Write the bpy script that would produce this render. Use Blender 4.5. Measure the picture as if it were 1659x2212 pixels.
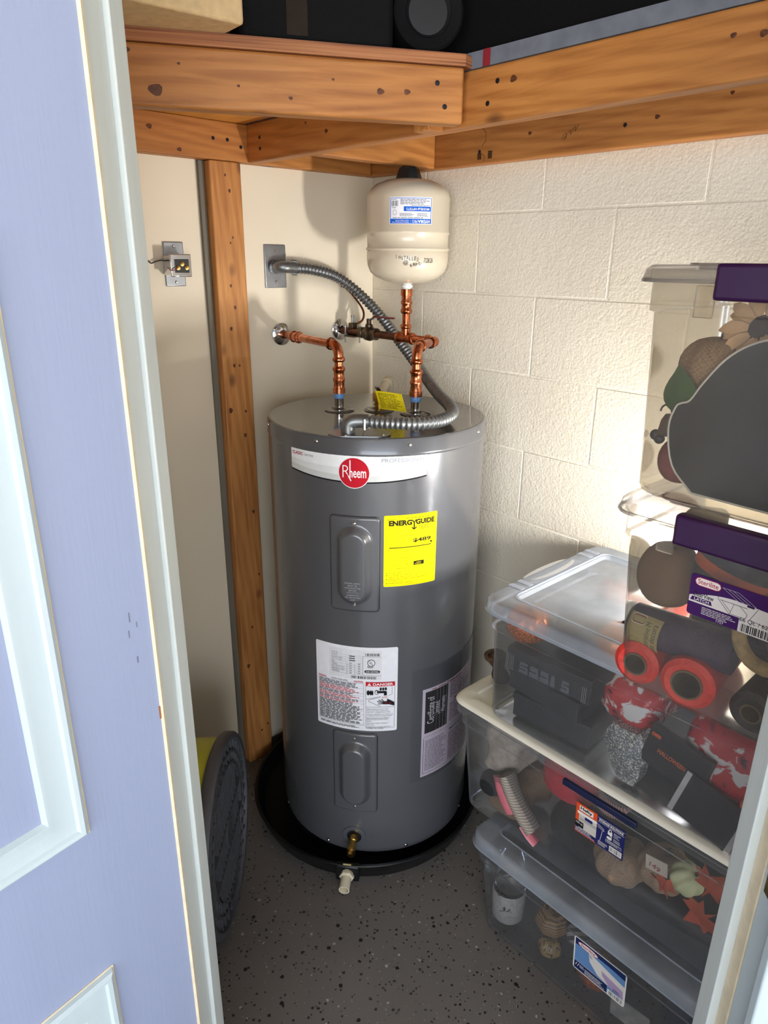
import bpy, bmesh, math, random
from mathutils import Vector, Matrix

for o in list(bpy.data.objects):
    bpy.data.objects.remove(o)
SC = bpy.context.scene
COL = SC.collection
V = Vector
PI = math.pi
rad = math.radians

# ---------------------------------------------------------------- camera
CAM = V((-1.54197, -1.7687, 1.60833))
YAW, PITCH, ROLL, FPX = 0.735107, 0.347863, 0.009509, 1510.61
fw = V((math.sin(YAW)*math.cos(PITCH), math.cos(YAW)*math.cos(PITCH), -math.sin(PITCH)))
rt0 = V((math.cos(YAW), -math.sin(YAW), 0))
up0 = rt0.cross(fw)
rt = rt0*math.cos(ROLL) + up0*math.sin(ROLL)
up = -rt0*math.sin(ROLL) + up0*math.cos(ROLL)
cd = bpy.data.cameras.new('camera')
cd.sensor_fit = 'VERTICAL'
cd.sensor_height = 36.0
cd.lens = 36.0*FPX/2212.0
cd.clip_start = 0.02
cam = bpy.data.objects.new('camera', cd)
COL.objects.link(cam)
m = Matrix.Identity(4)
for i in range(3):
    m[i][0] = rt[i]; m[i][1] = up[i]; m[i][2] = -fw[i]; m[i][3] = CAM[i]
cam.matrix_world = m
SC.camera = cam

# ---------------------------------------------------------------- world, lights, exposure
SC.view_settings.view_transform = 'Standard'
SC.view_settings.look = 'None'
SC.view_settings.gamma = 1.0
SC.view_settings.use_curve_mapping = False
SC.view_settings.exposure = 0.30
SC.cycles.use_denoising = True
SC.cycles.max_bounces = 6
SC.cycles.diffuse_bounces = 4
SC.cycles.glossy_bounces = 3
SC.cycles.use_adaptive_sampling = True
SC.cycles.adaptive_threshold = 0.06
SC.cycles.adaptive_min_samples = 20
SC.cycles.transparent_max_bounces = 18
SC.cycles.caustics_reflective = False
SC.cycles.caustics_refractive = False
w = bpy.data.worlds.new('sky'); SC.world = w
w.use_nodes = True
bg = w.node_tree.nodes['Background']
bg.inputs[0].default_value = (0.78, 0.86, 1.0, 1)
bg.inputs[1].default_value = 0.5


def area(name, loc, target, sx, sy, power, color, spread=180):
    l = bpy.data.lights.new(name, 'AREA')
    l.shape = 'RECTANGLE'; l.size = sx; l.size_y = sy
    l.energy = power; l.color = color; l.spread = rad(spread)
    o = bpy.data.objects.new(name, l); COL.objects.link(o)
    o.location = loc
    o.rotation_euler = (V(target)-V(loc)).to_track_quat('-Z', 'Y').to_euler()
    return o


# added lamp, unseen behind the tub stack, raking low along the block wall
area('added_gap_light', (-0.195, -1.40, 1.05), (-0.36, 0, 1.36), 0.05, 0.12, 6.7, (1.0, 0.965, 0.915), 150)
# sun from behind the building: it never enters the closet, it lights the driveway outside, which throws the light back in
sl = bpy.data.lights.new('sun', 'SUN'); sl.energy = 12.0; sl.angle = rad(0.6); sl.color = (1.0, 0.96, 0.90)
so = bpy.data.objects.new('sun', sl); COL.objects.link(so)
so.rotation_euler = V((0.10, -0.52, -0.85)).to_track_quat('-Z', 'Y').to_euler()
# daylight standing in the open garage door behind and left of the camera
area('garage_door_daylight', (-3.3, -3.5, 1.35), (-0.62, -0.85, 1.15), 3.4, 1.5, 112.0, (0.86, 0.92, 1.0))


# ---------------------------------------------------------------- helpers
def lin(r, g=None, b=None):
    if g is None:
        r, g, b = r
    f = lambda c: (c/255/12.92) if c/255 <= 0.04045 else ((c/255+0.055)/1.055)**2.4
    return (f(r), f(g), f(b), 1)


MATS = {}


class NT:
    def __init__(s, m):
        s.nt = m.node_tree; s.n = s.nt.nodes; s.l = s.nt.links

    def add(s, t, **kw):
        nd = s.n.new(t)
        for k, v in kw.items():
            setattr(nd, k, v)
        return nd

    def link(s, a, b):
        s.l.new(a, b)

    def coord(s, scale=(1, 1, 1), kind='Object'):
        tc = s.add('ShaderNodeTexCoord'); mp = s.add('ShaderNodeMapping')
        mp.inputs['Scale'].default_value = scale
        s.link(tc.outputs[kind], mp.inputs['Vector'])
        return mp.outputs[0]

    def noise(s, vec, scale, detail=3, rough=0.5, dist=0):
        t = s.add('ShaderNodeTexNoise'); s.link(vec, t.inputs['Vector'])
        t.inputs['Scale'].default_value = scale; t.inputs['Detail'].default_value = detail
        t.inputs['Roughness'].default_value = rough; t.inputs['Distortion'].default_value = dist
        return t.outputs['Fac']

    def ramp(s, fac, stops):
        r = s.add('ShaderNodeValToRGB'); s.link(fac, r.inputs[0])
        e = r.color_ramp.elements
        while len(e) < len(stops):
            e.new(0.5)
        for el, (p, c) in zip(e, stops):
            el.position = p; el.color = c
        return r.outputs[0]

    def mix(s, fac, a, b, mode='MIX'):
        x = s.add('ShaderNodeMix', data_type='RGBA', blend_type=mode)
        for sock, val in ((0, fac), (6, a), (7, b)):
            if hasattr(val, 'is_linked') or hasattr(val, 'links'):
                s.link(val, x.inputs[sock])
            else:
                x.inputs[sock].default_value = val
        return x.outputs[2]

    def bump(s, h, strength, dist, bsdf, prev=None):
        b = s.add('ShaderNodeBump'); s.link(h, b.inputs['Height'])
        b.inputs['Strength'].default_value = strength; b.inputs['Distance'].default_value = dist
        if prev:
            s.link(prev, b.inputs['Normal'])
        s.link(b.outputs[0], bsdf.inputs['Normal'])
        return b.outputs[0]


def base(name, color, rough=0.5, metal=0.0, coat=0.0, spec=None):
    mt = bpy.data.materials.new(name); mt.use_nodes = True
    t = NT(mt); b = t.n['Principled BSDF']
    b.inputs['Base Color'].default_value = color
    b.inputs['Roughness'].default_value = rough
    b.inputs['Metallic'].default_value = metal
    b.inputs['Coat Weight'].default_value = coat
    if spec is not None:
        b.inputs['Specular IOR Level'].default_value = spec
    mt.diffuse_color = color
    return mt, t, b


def M(name, rgb=None, rough=0.5, metal=0.0, coat=0.0, nscale=30, nvar=0.12, bump=0.0, bscale=80, stretch=(1, 1, 1), spec=None):
    """a plain procedural material with a little colour variation and fine relief"""
    if name in MATS:
        return MATS[name]
    c = lin(rgb)
    mt, t, b = base(name, c, rough, metal, coat, spec)
    vec = t.coord(stretch)
    nz = t.noise(vec, nscale, 4)
    lo = tuple(x*(1-nvar) for x in c[:3])+(1,)
    hi = tuple(min(1, x*(1+nvar)) for x in c[:3])+(1,)
    t.link(t.ramp(nz, [(0.3, lo), (0.7, hi)]), b.inputs['Base Color'])
    if bump:
        t.bump(t.noise(vec, bscale, 3), bump, 0.002, b)
    MATS[name] = mt
    return mt


def wood_mat(name, light, dark, seed=0.0, knot=0.10, axis=0):
    if name in MATS:
        return MATS[name]
    mt, t, b = base(name, lin(light), 0.55)
    k = [22, 22, 22]; k[axis] = 1.6
    tc = t.add('ShaderNodeTexCoord'); mp = t.add('ShaderNodeMapping')
    mp.inputs['Location'].default_value = (seed*3.1, seed*1.7, seed*2.3)
    t.link(tc.outputs['Object'], mp.inputs['Vector'])
    vec = mp.outputs[0]
    m1 = t.add('ShaderNodeMapping'); m1.inputs['Scale'].default_value = k; t.link(vec, m1.inputs['Vector'])
    grain = t.noise(m1.outputs[0], 3.2, 6, 0.6, 0.6)
    k2 = [9, 9, 9]; k2[axis] = 0.9
    m2 = t.add('ShaderNodeMapping'); m2.inputs['Scale'].default_value = k2; t.link(vec, m2.inputs['Vector'])
    wv = t.add('ShaderNodeTexWave'); t.link(m2.outputs[0], wv.inputs['Vector'])
    wv.bands_direction = 'DIAGONAL'
    wv.inputs['Scale'].default_value = 3.0; wv.inputs['Distortion'].default_value = 7; wv.inputs['Detail'].default_value = 2
    wv.inputs['Detail Scale'].default_value = 0.7
    fac = t.mix(0.16, grain, wv.outputs['Fac'])
    col = t.ramp(fac, [(0.25, lin(dark)), (0.62, lin(light))])
    big = t.noise(vec, 3.0, 2)
    tone = t.ramp(big, [(0.3, (0.78, 0.74, 0.70, 1)), (0.7, (1.06, 1.04, 1.02, 1))])
    col = t.mix(1.0, col, tone, 'MULTIPLY')
    k3 = [5.0, 9.0, 9.0] if axis == 0 else [9.0, 9.0, 5.0]
    m3 = t.add('ShaderNodeMapping'); m3.inputs['Scale'].default_value = k3; t.link(vec, m3.inputs['Vector'])
    vo = t.add('ShaderNodeTexVoronoi'); t.link(m3.outputs[0], vo.inputs['Vector']); vo.inputs['Scale'].default_value = 1.0
    kn = t.ramp(vo.outputs['Distance'], [(knot*0.55, (1, 1, 1, 1)), (knot*1.25, (0, 0, 0, 1))])
    col = t.mix(kn, col, lin(84, 46, 24))
    t.link(col, b.inputs['Base Color'])
    t.bump(fac, 0.25, 0.002, b)
    MATS[name] = mt
    return mt


def plastic_mat(name, tint, haze, rough=0.18, hazecol=(0.86, 0.86, 0.86)):
    """thin translucent polypropylene: mostly see-through, a milky share that scatters, a sheen"""
    if name in MATS:
        return MATS[name]
    mt = bpy.data.materials.new(name); mt.use_nodes = True
    t = NT(mt); t.n.remove(t.n['Principled BSDF'])
    out = t.n['Material Output']
    tr = t.add('ShaderNodeBsdfTransparent'); tr.inputs[0].default_value = tint+(1,)
    df = t.add('ShaderNodeBsdfDiffuse'); df.inputs[0].default_value = hazecol+(1,)
    tl = t.add('ShaderNodeBsdfTranslucent'); tl.inputs[0].default_value = hazecol+(1,)
    gl = t.add('ShaderNodeBsdfGlossy'); gl.inputs['Roughness'].default_value = rough
    gl.inputs[0].default_value = (0.9, 0.93, 1, 1)
    m1 = t.add('ShaderNodeMixShader'); m1.inputs[0].default_value = 0.5
    t.link(df.outputs[0], m1.inputs[1]); t.link(tl.outputs[0], m1.inputs[2])
    nz = t.noise(t.coord(), 9, 3)
    hz = t.ramp(nz, [(0.3, (haze*0.8,)*3+(1,)), (0.7, (haze*1.2,)*3+(1,))])
    m2 = t.add('ShaderNodeMixShader'); t.link(hz, m2.inputs[0])
    t.link(tr.outputs[0], m2.inputs[1]); t.link(m1.outputs[0], m2.inputs[2])
    fr = t.add('ShaderNodeFresnel'); fr.inputs[0].default_value = 1.4
    sc = t.add('ShaderNodeMath', operation='MULTIPLY'); t.link(fr.outputs[0], sc.inputs[0]); sc.inputs[1].default_value = 0.7
    m3 = t.add('ShaderNodeMixShader'); t.link(sc.outputs[0], m3.inputs[0])
    t.link(m2.outputs[0], m3.inputs[1]); t.link(gl.outputs[0], m3.inputs[2])
    t.link(m3.outputs[0], out.inputs[0])
    mt.diffuse_color = (0.7, 0.7, 0.75, 0.4)
    MATS[name] = mt
    return mt


def put(o, parent):
    COL.objects.link(o)
    if parent is not None:
        o.parent = parent
        o.matrix_parent_inverse = PW[parent.name].inverted()
    return o


PW = {}


def thing(name, loc, label, cat, group=None):
    o = bpy.data.objects.new(name, None); COL.objects.link(o)
    o.location = loc; o.empty_display_size = 0.05
    PW[o.name] = Matrix.Translation(V(loc))
    tag(o, label, cat, group)
    return o


def tag(o, label, cat, group=None):
    o['label'] = label; o['category'] = cat
    if group:
        o['group'] = group
    return o


def struct(o):
    o['kind'] = 'structure'
    return o


def mesh(name, verts, faces, mat, parent=None, smooth=False, mw=None):
    me = bpy.data.meshes.new(name)
    me.from_pydata([tuple(v) for v in verts], [], faces)
    me.materials.append(mat)
    if smooth:
        for p in me.polygons:
            p.use_smooth = True
    o = bpy.data.objects.new(name, me)
    put(o, parent)
    if mw is not None:
        o.matrix_basis = mw
    PW[o.name] = mw if mw is not None else Matrix.Identity(4)
    return o


def fixn(o):
    bm = bmesh.new(); bm.from_mesh(o.data)
    bmesh.ops.recalc_face_normals(bm, faces=bm.faces)
    bm.to_mesh(o.data); bm.free()
    return o


def auto(o, ang=35):
    bm = bmesh.new(); bm.from_mesh(o.data)
    bmesh.ops.recalc_face_normals(bm, faces=bm.faces)
    for f in bm.faces:
        f.smooth = True
    for e in bm.edges:
        if len(e.link_faces) == 2 and e.calc_face_angle(0) > rad(ang):
            e.smooth = False
    bm.to_mesh(o.data); bm.free()
    return o


def box(name, lo, hi, mat, parent=None, bev=0.0, mw=None, seg=2):
    x0, y0, z0 = lo; x1, y1, z1 = hi
    vs = [(x0, y0, z0), (x1, y0, z0), (x1, y1, z0), (x0, y1, z0), (x0, y0, z1), (x1, y0, z1), (x1, y1, z1), (x0, y1, z1)]
    fs = [(0, 3, 2, 1), (4, 5, 6, 7), (0, 1, 5, 4), (1, 2, 6, 5), (2, 3, 7, 6), (3, 0, 4, 7)]
    o = mesh(name, vs, fs, mat, parent, mw=mw)
    if bev:
        bm = bmesh.new(); bm.from_mesh(o.data)
        r_ = bmesh.ops.bevel(bm, geom=list(bm.edges), offset=bev, segments=seg, affect='EDGES', profile=0.6)
        bmesh.ops.recalc_face_normals(bm, faces=bm.faces)
        for f in bm.faces:
            f.smooth = False
        for f in r_['faces']:
            f.smooth = True
        bm.to_mesh(o.data); bm.free()
    return o


def frame(axis):
    a = V(axis).normalized()
    h = V((0, 0, 1)) if abs(a.z) < 0.9 else V((1, 0, 0))
    u = h.cross(a).normalized(); v = a.cross(u)
    return u, v, a


def lathe(name, prof, mat, parent=None, org=(0, 0, 0), axis=(0, 0, 1), seg=32, smooth=40, closed=False):
    u, v, a = frame(axis); org = V(org)
    vs, fs = [], []
    idx = []
    for r, h in prof:
        if r < 1e-6:
            idx.append([len(vs)]*seg); vs.append(org+a*h)
        else:
            idx.append(list(range(len(vs), len(vs)+seg)))
            for k in range(seg):
                t = 2*PI*k/seg
                vs.append(org+a*h+(u*math.cos(t)+v*math.sin(t))*r)
    rng = range(len(prof)) if closed else range(len(prof)-1)
    for i in rng:
        A, B = idx[i], idx[(i+1) % len(prof)]
        for k in range(seg):
            k2 = (k+1) % seg
            f = []
            for q in (A[k], A[k2], B[k2], B[k]):
                if q not in f:
                    f.append(q)
            if len(f) > 2:
                fs.append(tuple(f))
    return auto(mesh(name, vs, fs, mat, parent), smooth)


def catmull(pts, n):
    P = [V(p) for p in pts]; P = [P[0]*2-P[1]]+P+[P[-1]*2-P[-2]]
    out = []
    for i in range(1, len(P)-2):
        for k in range(n):
            t = k/n
            a, b, c, d = P[i-1], P[i], P[i+1], P[i+2]
            out.append(0.5*((2*b)+(c-a)*t+(2*a-5*b+4*c-d)*t*t+(3*b-a-3*c+d)*t**3))
    out.append(P[-2])
    return out


def resample(pts, step):
    out = [pts[0]]; acc = 0
    for a, b in zip(pts, pts[1:]):
        L = (b-a).length
        while acc+L >= step:
            t = (step-acc)/L
            a = a+(b-a)*t; out.append(a); L = (b-a).length; acc = 0
        acc += L
    return out


def tube(name, pts, r, mat, parent=None, seg=12, cap=True, smooth=50, flat=1.0):
    pts = [V(p) for p in pts]; n = len(pts)
    rf = r if callable(r) else (lambda i: r)
    vs, fs = [], []
    t0 = (pts[1]-pts[0]).normalized()
    u, v, _ = frame(t0)
    for i in range(n):
        tg = (pts[min(i+1, n-1)]-pts[max(i-1, 0)]).normalized()
        u = (u-tg*u.dot(tg)).normalized(); v = tg.cross(u)
        for k in range(seg):
            a = 2*PI*k/seg
            vs.append(pts[i]+(u*math.cos(a)+v*math.sin(a)*flat)*rf(i))
    for i in range(n-1):
        for k in range(seg):
            k2 = (k+1) % seg
            fs.append((i*seg+k, i*seg+k2, (i+1)*seg+k2, (i+1)*seg+k))
    if cap:
        fs.append(tuple(reversed(range(seg)))); fs.append(tuple(range((n-1)*seg, n*seg)))
    return auto(mesh(name, vs, fs, mat, parent), smooth)


def arc(c, a, b, n=8):
    """quarter bend with centre c from c+a to c+b"""
    c, a, b = V(c), V(a), V(b)
    return [c+a*math.cos(t)+b*math.sin(t) for t in [PI/2*i/n for i in range(n+1)]]


def rrect(x0, x1, y0, y1, r, z, n=5):
    out = []
    for cx, cy, a0 in ((x1-r, y1-r, 0), (x0+r, y1-r, 90), (x0+r, y0+r, 180), (x1-r, y0+r, 270)):
        for k in range(n+1):
            a = rad(a0+90*k/n)
            out.append(V((cx+r*math.cos(a), cy+r*math.sin(a), z)))
    return out


def loops(name, L, mat, parent=None, capa=False, capb=False, smooth=40, mw=None):
    n = len(L[0]); vs = [p for l in L for p in l]; fs = []
    for i in range(len(L)-1):
        for k in range(n):
            k2 = (k+1) % n
            fs.append((i*n+k, i*n+k2, (i+1)*n+k2, (i+1)*n+k))
    if capa:
        fs.append(tuple(reversed(range(n))))
    if capb:
        fs.append(tuple(range((len(L)-1)*n, len(L)*n)))
    return auto(mesh(name, vs, fs, mat, parent, mw=mw), smooth)


# --------- printed labels: flat geometry laid on a plane or a cylinder
TXT = {}


def text_tris(s, bold=0.0):
    key = (s, bold)
    if key in TXT:
        return TXT[key]
    c = bpy.data.curves.new('glyphs', 'FONT'); c.body = s; c.size = 1; c.resolution_u = 3; c.offset = bold; c.fill_mode = 'FRONT'
    o = bpy.data.objects.new('glyphs', c); COL.objects.link(o)
    dg = bpy.context.evaluated_depsgraph_get(); dg.update()
    me = bpy.data.meshes.new_from_object(o.evaluated_get(dg))
    vs = [(v.co.x, v.co.y) for v in me.vertices]; fs = [tuple(p.vertices) for p in me.polygons]
    bpy.data.objects.remove(o); bpy.data.curves.remove(c); bpy.data.meshes.remove(me)
    if vs:
        x0 = min(v[0] for v in vs); x1 = max(v[0] for v in vs); y0 = min(v[1] for v in vs); y1 = max(v[1] for v in vs)
    else:
        x0 = y0 = 0; x1 = y1 = 1
    TXT[key] = (vs, fs, (x0, x1, y0, y1))
    return TXT[key]


def ink(rgb, rough=0.75):
    n = 'print_%d_%d_%d' % tuple(rgb)
    return M(n, rgb, rough, nscale=60, nvar=0.03, spec=0.2)


class Print:
    def __init__(s, name, mapf, parent, step=0.012):
        s.mapf, s.parent, s.name, s.step = mapf, parent, name, step
        s.layers = {}; s.k = 0; s.last = None

    def _add(s, rgb, vs, fs, lift=None):
        key = tuple(rgb)
        if key != s.last:
            s.k += 1; s.last = key
        h = 0.0004+0.00005*min(s.k, 60) if lift is None else lift
        V0, F0 = s.layers.setdefault(key, ([], []))
        o = len(V0)
        V0 += [s.mapf(u, v, h) for u, v in vs]
        F0 += [tuple(i+o for i in f) for f in fs]

    def poly(s, rgb, pts):
        s._add(rgb, pts, [tuple(range(len(pts)))])

    def rect(s, rgb, u0, v0, u1, v1):
        n = max(1, int(abs(u1-u0)/s.step+0.99)); nv = 1
        vs = [(u0+(u1-u0)*i/n, v) for i in range(n+1) for v in (v0, v1)]
        fs = [(2*i, 2*i+2, 2*i+3, 2*i+1) for i in range(n)]
        s._add(rgb, vs, fs)

    def rrect(s, rgb, u0, v0, u1, v1, r):
        n = max(2, int((u1-u0)/s.step+0.99)); vs, fs = [], []
        us = sorted(set([u0, u0+r*0.3, u0+r, u1-r, u1-r*0.3, u1]+[u0+(u1-u0)*i/n for i in range(1, n)]))
        for u in us:
            d = max(0, u0+r-u, u-(u1-r)); e = r-math.sqrt(max(0, r*r-d*d))
            vs += [(u, v0+e), (u, v1-e)]
        fs = [(2*i, 2*i+2, 2*i+3, 2*i+1) for i in range(len(us)-1)]
        s._add(rgb, vs, fs)

    def disc(s, rgb, cu, cv, ru, rv=None, n=28):
        rv = rv or ru; N = n//2
        vs = []
        for i in range(N+1):
            x = -math.cos(PI*i/N); y = math.sin(PI*i/N)
            vs += [(cu+ru*x, cv-rv*y), (cu+ru*x, cv+rv*y)]
        s._add(rgb, vs, [(2*i, 2*i+2, 2*i+3, 2*i+1) for i in range(N)])

    def line(s, rgb, pts, w):
        for (a, b), (c, d) in zip(pts, pts[1:]):
            L = math.hypot(c-a, d-b) or 1
            nx, ny = -(d-b)/L*w/2, (c-a)/L*w/2
            s._add(rgb, [(a+nx, b+ny), (a-nx, b-ny), (c-nx, d-ny), (c+nx, d+ny)], [(0, 1, 2, 3)])

    def text(s, rgb, body, u0, v0, w, h, bold=0.0, rot=0, shear=0.0, lift=None):
        vs, fs, (x0, x1, y0, y1) = text_tris(body, bold)
        out = []
        for x, y in vs:
            a = (x-x0)/(x1-x0) if x1 > x0 else 0; b = (y-y0)/(y1-y0) if y1 > y0 else 0
            a += shear*b
            if rot == 180:
                a, b = 1-a, 1-b
            if rot == 90:
                a, b = 1-b, a
            out.append((u0+a*w, v0+b*h))
        s._add(rgb, out, fs, lift)

    def small(s, rgb, u0, v0, w, h, rows, seed=1, fill=0.9, ragged=True, rot=False):
        """rows of print too small to read: word-length dashes"""
        rnd = random.Random(seed); rh = h/rows
        for r in range(rows):
            v = v0+h-(r+1)*rh+rh*0.25
            u = 0; end = w*(fill if not ragged else rnd.uniform(0.72, 1.0))
            while u < end-0.002:
                L = min(rnd.uniform(0.06, 0.16)*w, end-u)
                if rot:
                    s.rect(rgb, u0+v-v0, v0+u, u0+v-v0+rh*0.38, v0+u+L)
                else:
                    s.rect(rgb, u0+u, v, u0+u+L, v+rh*0.38)
                u += L+0.018*w

    def bars(s, u0, v0, w, h, n=22, seed=3, rgb=(25, 25, 28)):
        rnd = random.Random(seed); u = 0
        while u < w:
            a = rnd.choice((1, 1, 2, 3))*w/(n*3.2)
            s.rect(rgb, u0+u, v0, u0+min(u+a, w), v0+h); u += a+rnd.choice((1, 2, 2, 3))*w/(n*3.2)

    def done(s, label=None):
        first = None
        for i, (rgb, (vs, fs)) in enumerate(s.layers.items()):
            o = mesh(s.name if i == 0 else 'print', vs, fs, ink(rgb), s.parent if i == 0 else first)
            if i == 0:
                first = o
                if label:
                    o['label'] = label
        return first


def cylmap(c, R, a0):
    def f(u, v, h):
        a = rad(a0)+u/R
        return V((c[0]+(R+h)*math.cos(a), c[1]+(R+h)*math.sin(a), v))
    return f


def planemap(org, ud, vd):
    org, ud, vd = V(org), V(ud).normalized(), V(vd).normalized()
    nd = ud.cross(vd)
    return lambda u, v, h: org+ud*u+vd*v+nd*h


# ---------------------------------------------------------------- materials
def wall_mat():
    mt, t, b = base('cream_wall_paint', lin(232, 219, 192), 0.6)
    vec = t.coord()
    t.link(t.ramp(t.noise(vec, 2.2, 3), [(0.3, lin(231, 218, 194)), (0.7, lin(238, 227, 205))]), b.inputs['Base Color'])
    t.bump(t.noise(vec, 130, 3), 0.12, 0.002, b)
    return mt


def block_mat():
    mt, t, b = base('cream_textured_block_paint', lin(231, 220, 196), 0.55)
    vec = t.coord()
    t.link(t.ramp(t.noise(vec, 3, 4), [(0.3, lin(229, 220, 202)), (0.7, lin(238, 230, 213))]), b.inputs['Base Color'])
    vo = t.add('ShaderNodeTexVoronoi', feature='SMOOTH_F1'); t.link(vec, vo.inputs['Vector']); vo.inputs['Scale'].default_value = 150
    n1 = t.noise(vec, 210, 4, 0.55, 0.8)
    n2 = t.noise(vec, 45, 3)
    h = t.mix(0.55, vo.outputs['Distance'], n1)
    h = t.mix(0.35, h, n2)
    t.bump(h, 0.8, 0.0035, b)
    return mt


def floor_mat():
    mt, t, b = base('grey_epoxy_flake_floor', lin(108, 102, 98), 0.38)
    vec = t.coord()
    col = t.ramp(t.noise(vec, 2.5, 4), [(0.3, lin(100, 96, 93)), (0.7, lin(112, 107, 103))])
    for sc, seed, lo, c, dens in ((55, 0.0, 0.11, lin(22, 22, 24), 0.30), (70, 3.7, 0.10, lin(160, 157, 153), 0.24), (105, 8.1, 0.15, lin(40, 40, 44), 0.4), (120, 5.1, 0.11, lin(128, 125, 122), 0.35)):
        mp = t.add('ShaderNodeMapping'); mp.inputs['Location'].default_value = (seed, seed*2, 0); t.link(vec, mp.inputs['Vector'])
        nz = t.add('ShaderNodeTexNoise'); t.link(mp.outputs[0], nz.inputs['Vector']); nz.inputs['Scale'].default_value = 160
        dv = t.add('ShaderNodeMixRGB'); dv.inputs[0].default_value = 0.006; t.link(mp.outputs[0], dv.inputs[1]); t.link(nz.outputs['Color'], dv.inputs[2])
        vo = t.add('ShaderNodeTexVoronoi'); t.link(dv.outputs[0], vo.inputs['Vector']); vo.inputs['Scale'].default_value = sc
        sep = t.add('ShaderNodeSeparateColor'); t.link(vo.outputs['Color'], sep.inputs[0])
        thr = t.add('ShaderNodeMath', operation='MULTIPLY'); t.link(sep.outputs[0], thr.inputs[0]); thr.inputs[1].default_value = lo*2.6
        lt = t.add('ShaderNodeMath', operation='LESS_THAN'); t.link(vo.outputs['Distance'], lt.inputs[0]); t.link(thr.outputs[0], lt.inputs[1])
        g2 = t.add('ShaderNodeMath', operation='LESS_THAN'); t.link(sep.outputs[1], g2.inputs[0]); g2.inputs[1].default_value = dens
        mu = t.add('ShaderNodeMath', operation='MULTIPLY'); t.link(lt.outputs[0], mu.inputs[0]); t.link(g2.outputs[0], mu.inputs[1])
        col = t.mix(mu.outputs[0], col, c)
    t.link(col, b.inputs['Base Color'])
    t.bump(t.noise(vec, 60, 3), 0.08, 0.003, b)
    return mt


def copper_mat():
    mt, t, b = base('copper', lin(196, 112, 72), 0.24, 1.0)
    vec = t.coord()
    t.link(t.ramp(t.noise(vec, 38, 4), [(0.3, lin(166, 88, 56)), (0.7, lin(218, 140, 100))]), b.inputs['Base Color'])
    t.link(t.ramp(t.noise(vec, 60, 3), [(0.3, (0.16,)*3+(1,)), (0.7, (0.34,)*3+(1,))]), b.inputs['Roughness'])
    return mt


def ply_mat():
    mt, t, b = base('plywood_edge', lin(150, 92, 54), 0.65)
    vec = t.coord((1.2, 1.2, 150))
    t.link(t.ramp(t.noise(vec, 2.2, 3), [(0.3, lin(112, 62, 36)), (0.52, lin(164, 104, 62)), (0.7, lin(186, 128, 84))]), b.inputs['Base Color'])
    return mt


WALL, BLOCK, FLOOR, COPPER, PLY = wall_mat(), block_mat(), floor_mat(), copper_mat(), ply_mat()
OLDCOPPER = M('tarnished_copper', (104, 66, 48), 0.38, 0.9, nscale=50, nvar=0.3)
BRASS = M('brass', (196, 160, 84), 0.3, 1.0, nscale=50, nvar=0.15)
DARKBRASS = M('dull_bronze', (92, 78, 62), 0.42, 0.9, nscale=50, nvar=0.25)
CHROME = M('chrome', (214, 214, 216), 0.09, 1.0, nscale=20, nvar=0.04)
STEEL = M('brushed_steel', (158, 162, 168), 0.33, 0.85, nscale=40, nvar=0.1, bump=0.05)
GALV = M('galvanised_zinc', (128, 130, 131), 0.38, 0.75, nscale=60, nvar=0.15)
ZINC = M('zinc_screw', (214, 214, 216), 0.25, 1.0, nscale=60, nvar=0.1)
TANKGREY = M('grey_tank_enamel', (92, 93, 97), 0.25, 0.2, coat=0.35, nscale=3, nvar=0.05)
TANKTOP = M('taupe_tank_top_enamel', (104, 99, 94), 0.16, 0.25, coat=0.5, nscale=6, nvar=0.05)
BEIGE = M('beige_enamel', (214, 202, 180), 0.28, 0.0, coat=0.3, nscale=4, nvar=0.04)
BLACK = M('black_plastic', (22, 22, 24), 0.42, nscale=40, nvar=0.2)
PANBLACK = M('black_drain_pan_plastic', (16, 16, 17), 0.35, nscale=20, nvar=0.2)
FANGREY = M('charcoal_fan_plastic', (78, 78, 83), 0.45, nscale=60, nvar=0.08, bump=0.06, bscale=400)
FANLIME = M('lime_green_plastic', (190, 190, 30), 0.4, nscale=30, nvar=0.05)
PVC = M('cream_pvc', (222, 212, 186), 0.35, nscale=30, nvar=0.04)
BLUEPL = M('blue_plastic_liner', (110, 158, 214), 0.4, nscale=30, nvar=0.05)
REDPL = M('red_lever_coating', (120, 22, 32), 0.4, nscale=30, nvar=0.1)
PURPLE = M('purple_plastic_latch', (50, 15, 62), 0.35, nscale=20, nvar=0.06)
NAVY = M('navy_plastic_latch', (28, 34, 66), 0.35, nscale=20, nvar=0.06)
LIDIVORY = M('ivory_plastic_lid', (226, 222, 210), 0.4, nscale=12, nvar=0.03)
CLEAR = plastic_mat('clear_tub_plastic', (0.90, 0.91, 0.93), 0.105)
CLEARLID = plastic_mat('frosted_lid_plastic', (0.88, 0.91, 0.96), 0.42, 0.22, (0.80, 0.87, 0.97))
CLEARWARM = plastic_mat('smoky_clear_tub_plastic', (0.94, 0.90, 0.81), 0.13, 0.16, (0.80, 0.77, 0.75))
SMOKELID = plastic_mat('smoky_frosted_lid_plastic', (0.84, 0.82, 0.80), 0.25, 0.22, (0.80, 0.77, 0.75))
DOORFACE = M('pale_lavender_door_paint', (146, 156, 185), 0.42, nscale=1, nvar=0.02, bump=0.12, bscale=16, stretch=(14, 1, 0.7))
DOORTRIM = M('white_door_paint', (188, 202, 208), 0.4, nscale=4, nvar=0.03, bump=0.05, bscale=30, stretch=(8, 8, 1))
JAMB = M('white_jamb_paint', (200, 207, 206), 0.45, nscale=5, nvar=0.05, bump=0.1, bscale=30, stretch=(8, 8, 1))
CAULK = M('yellowed_caulk', (214, 200, 172), 0.6, nscale=40, nvar=0.1)
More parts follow.
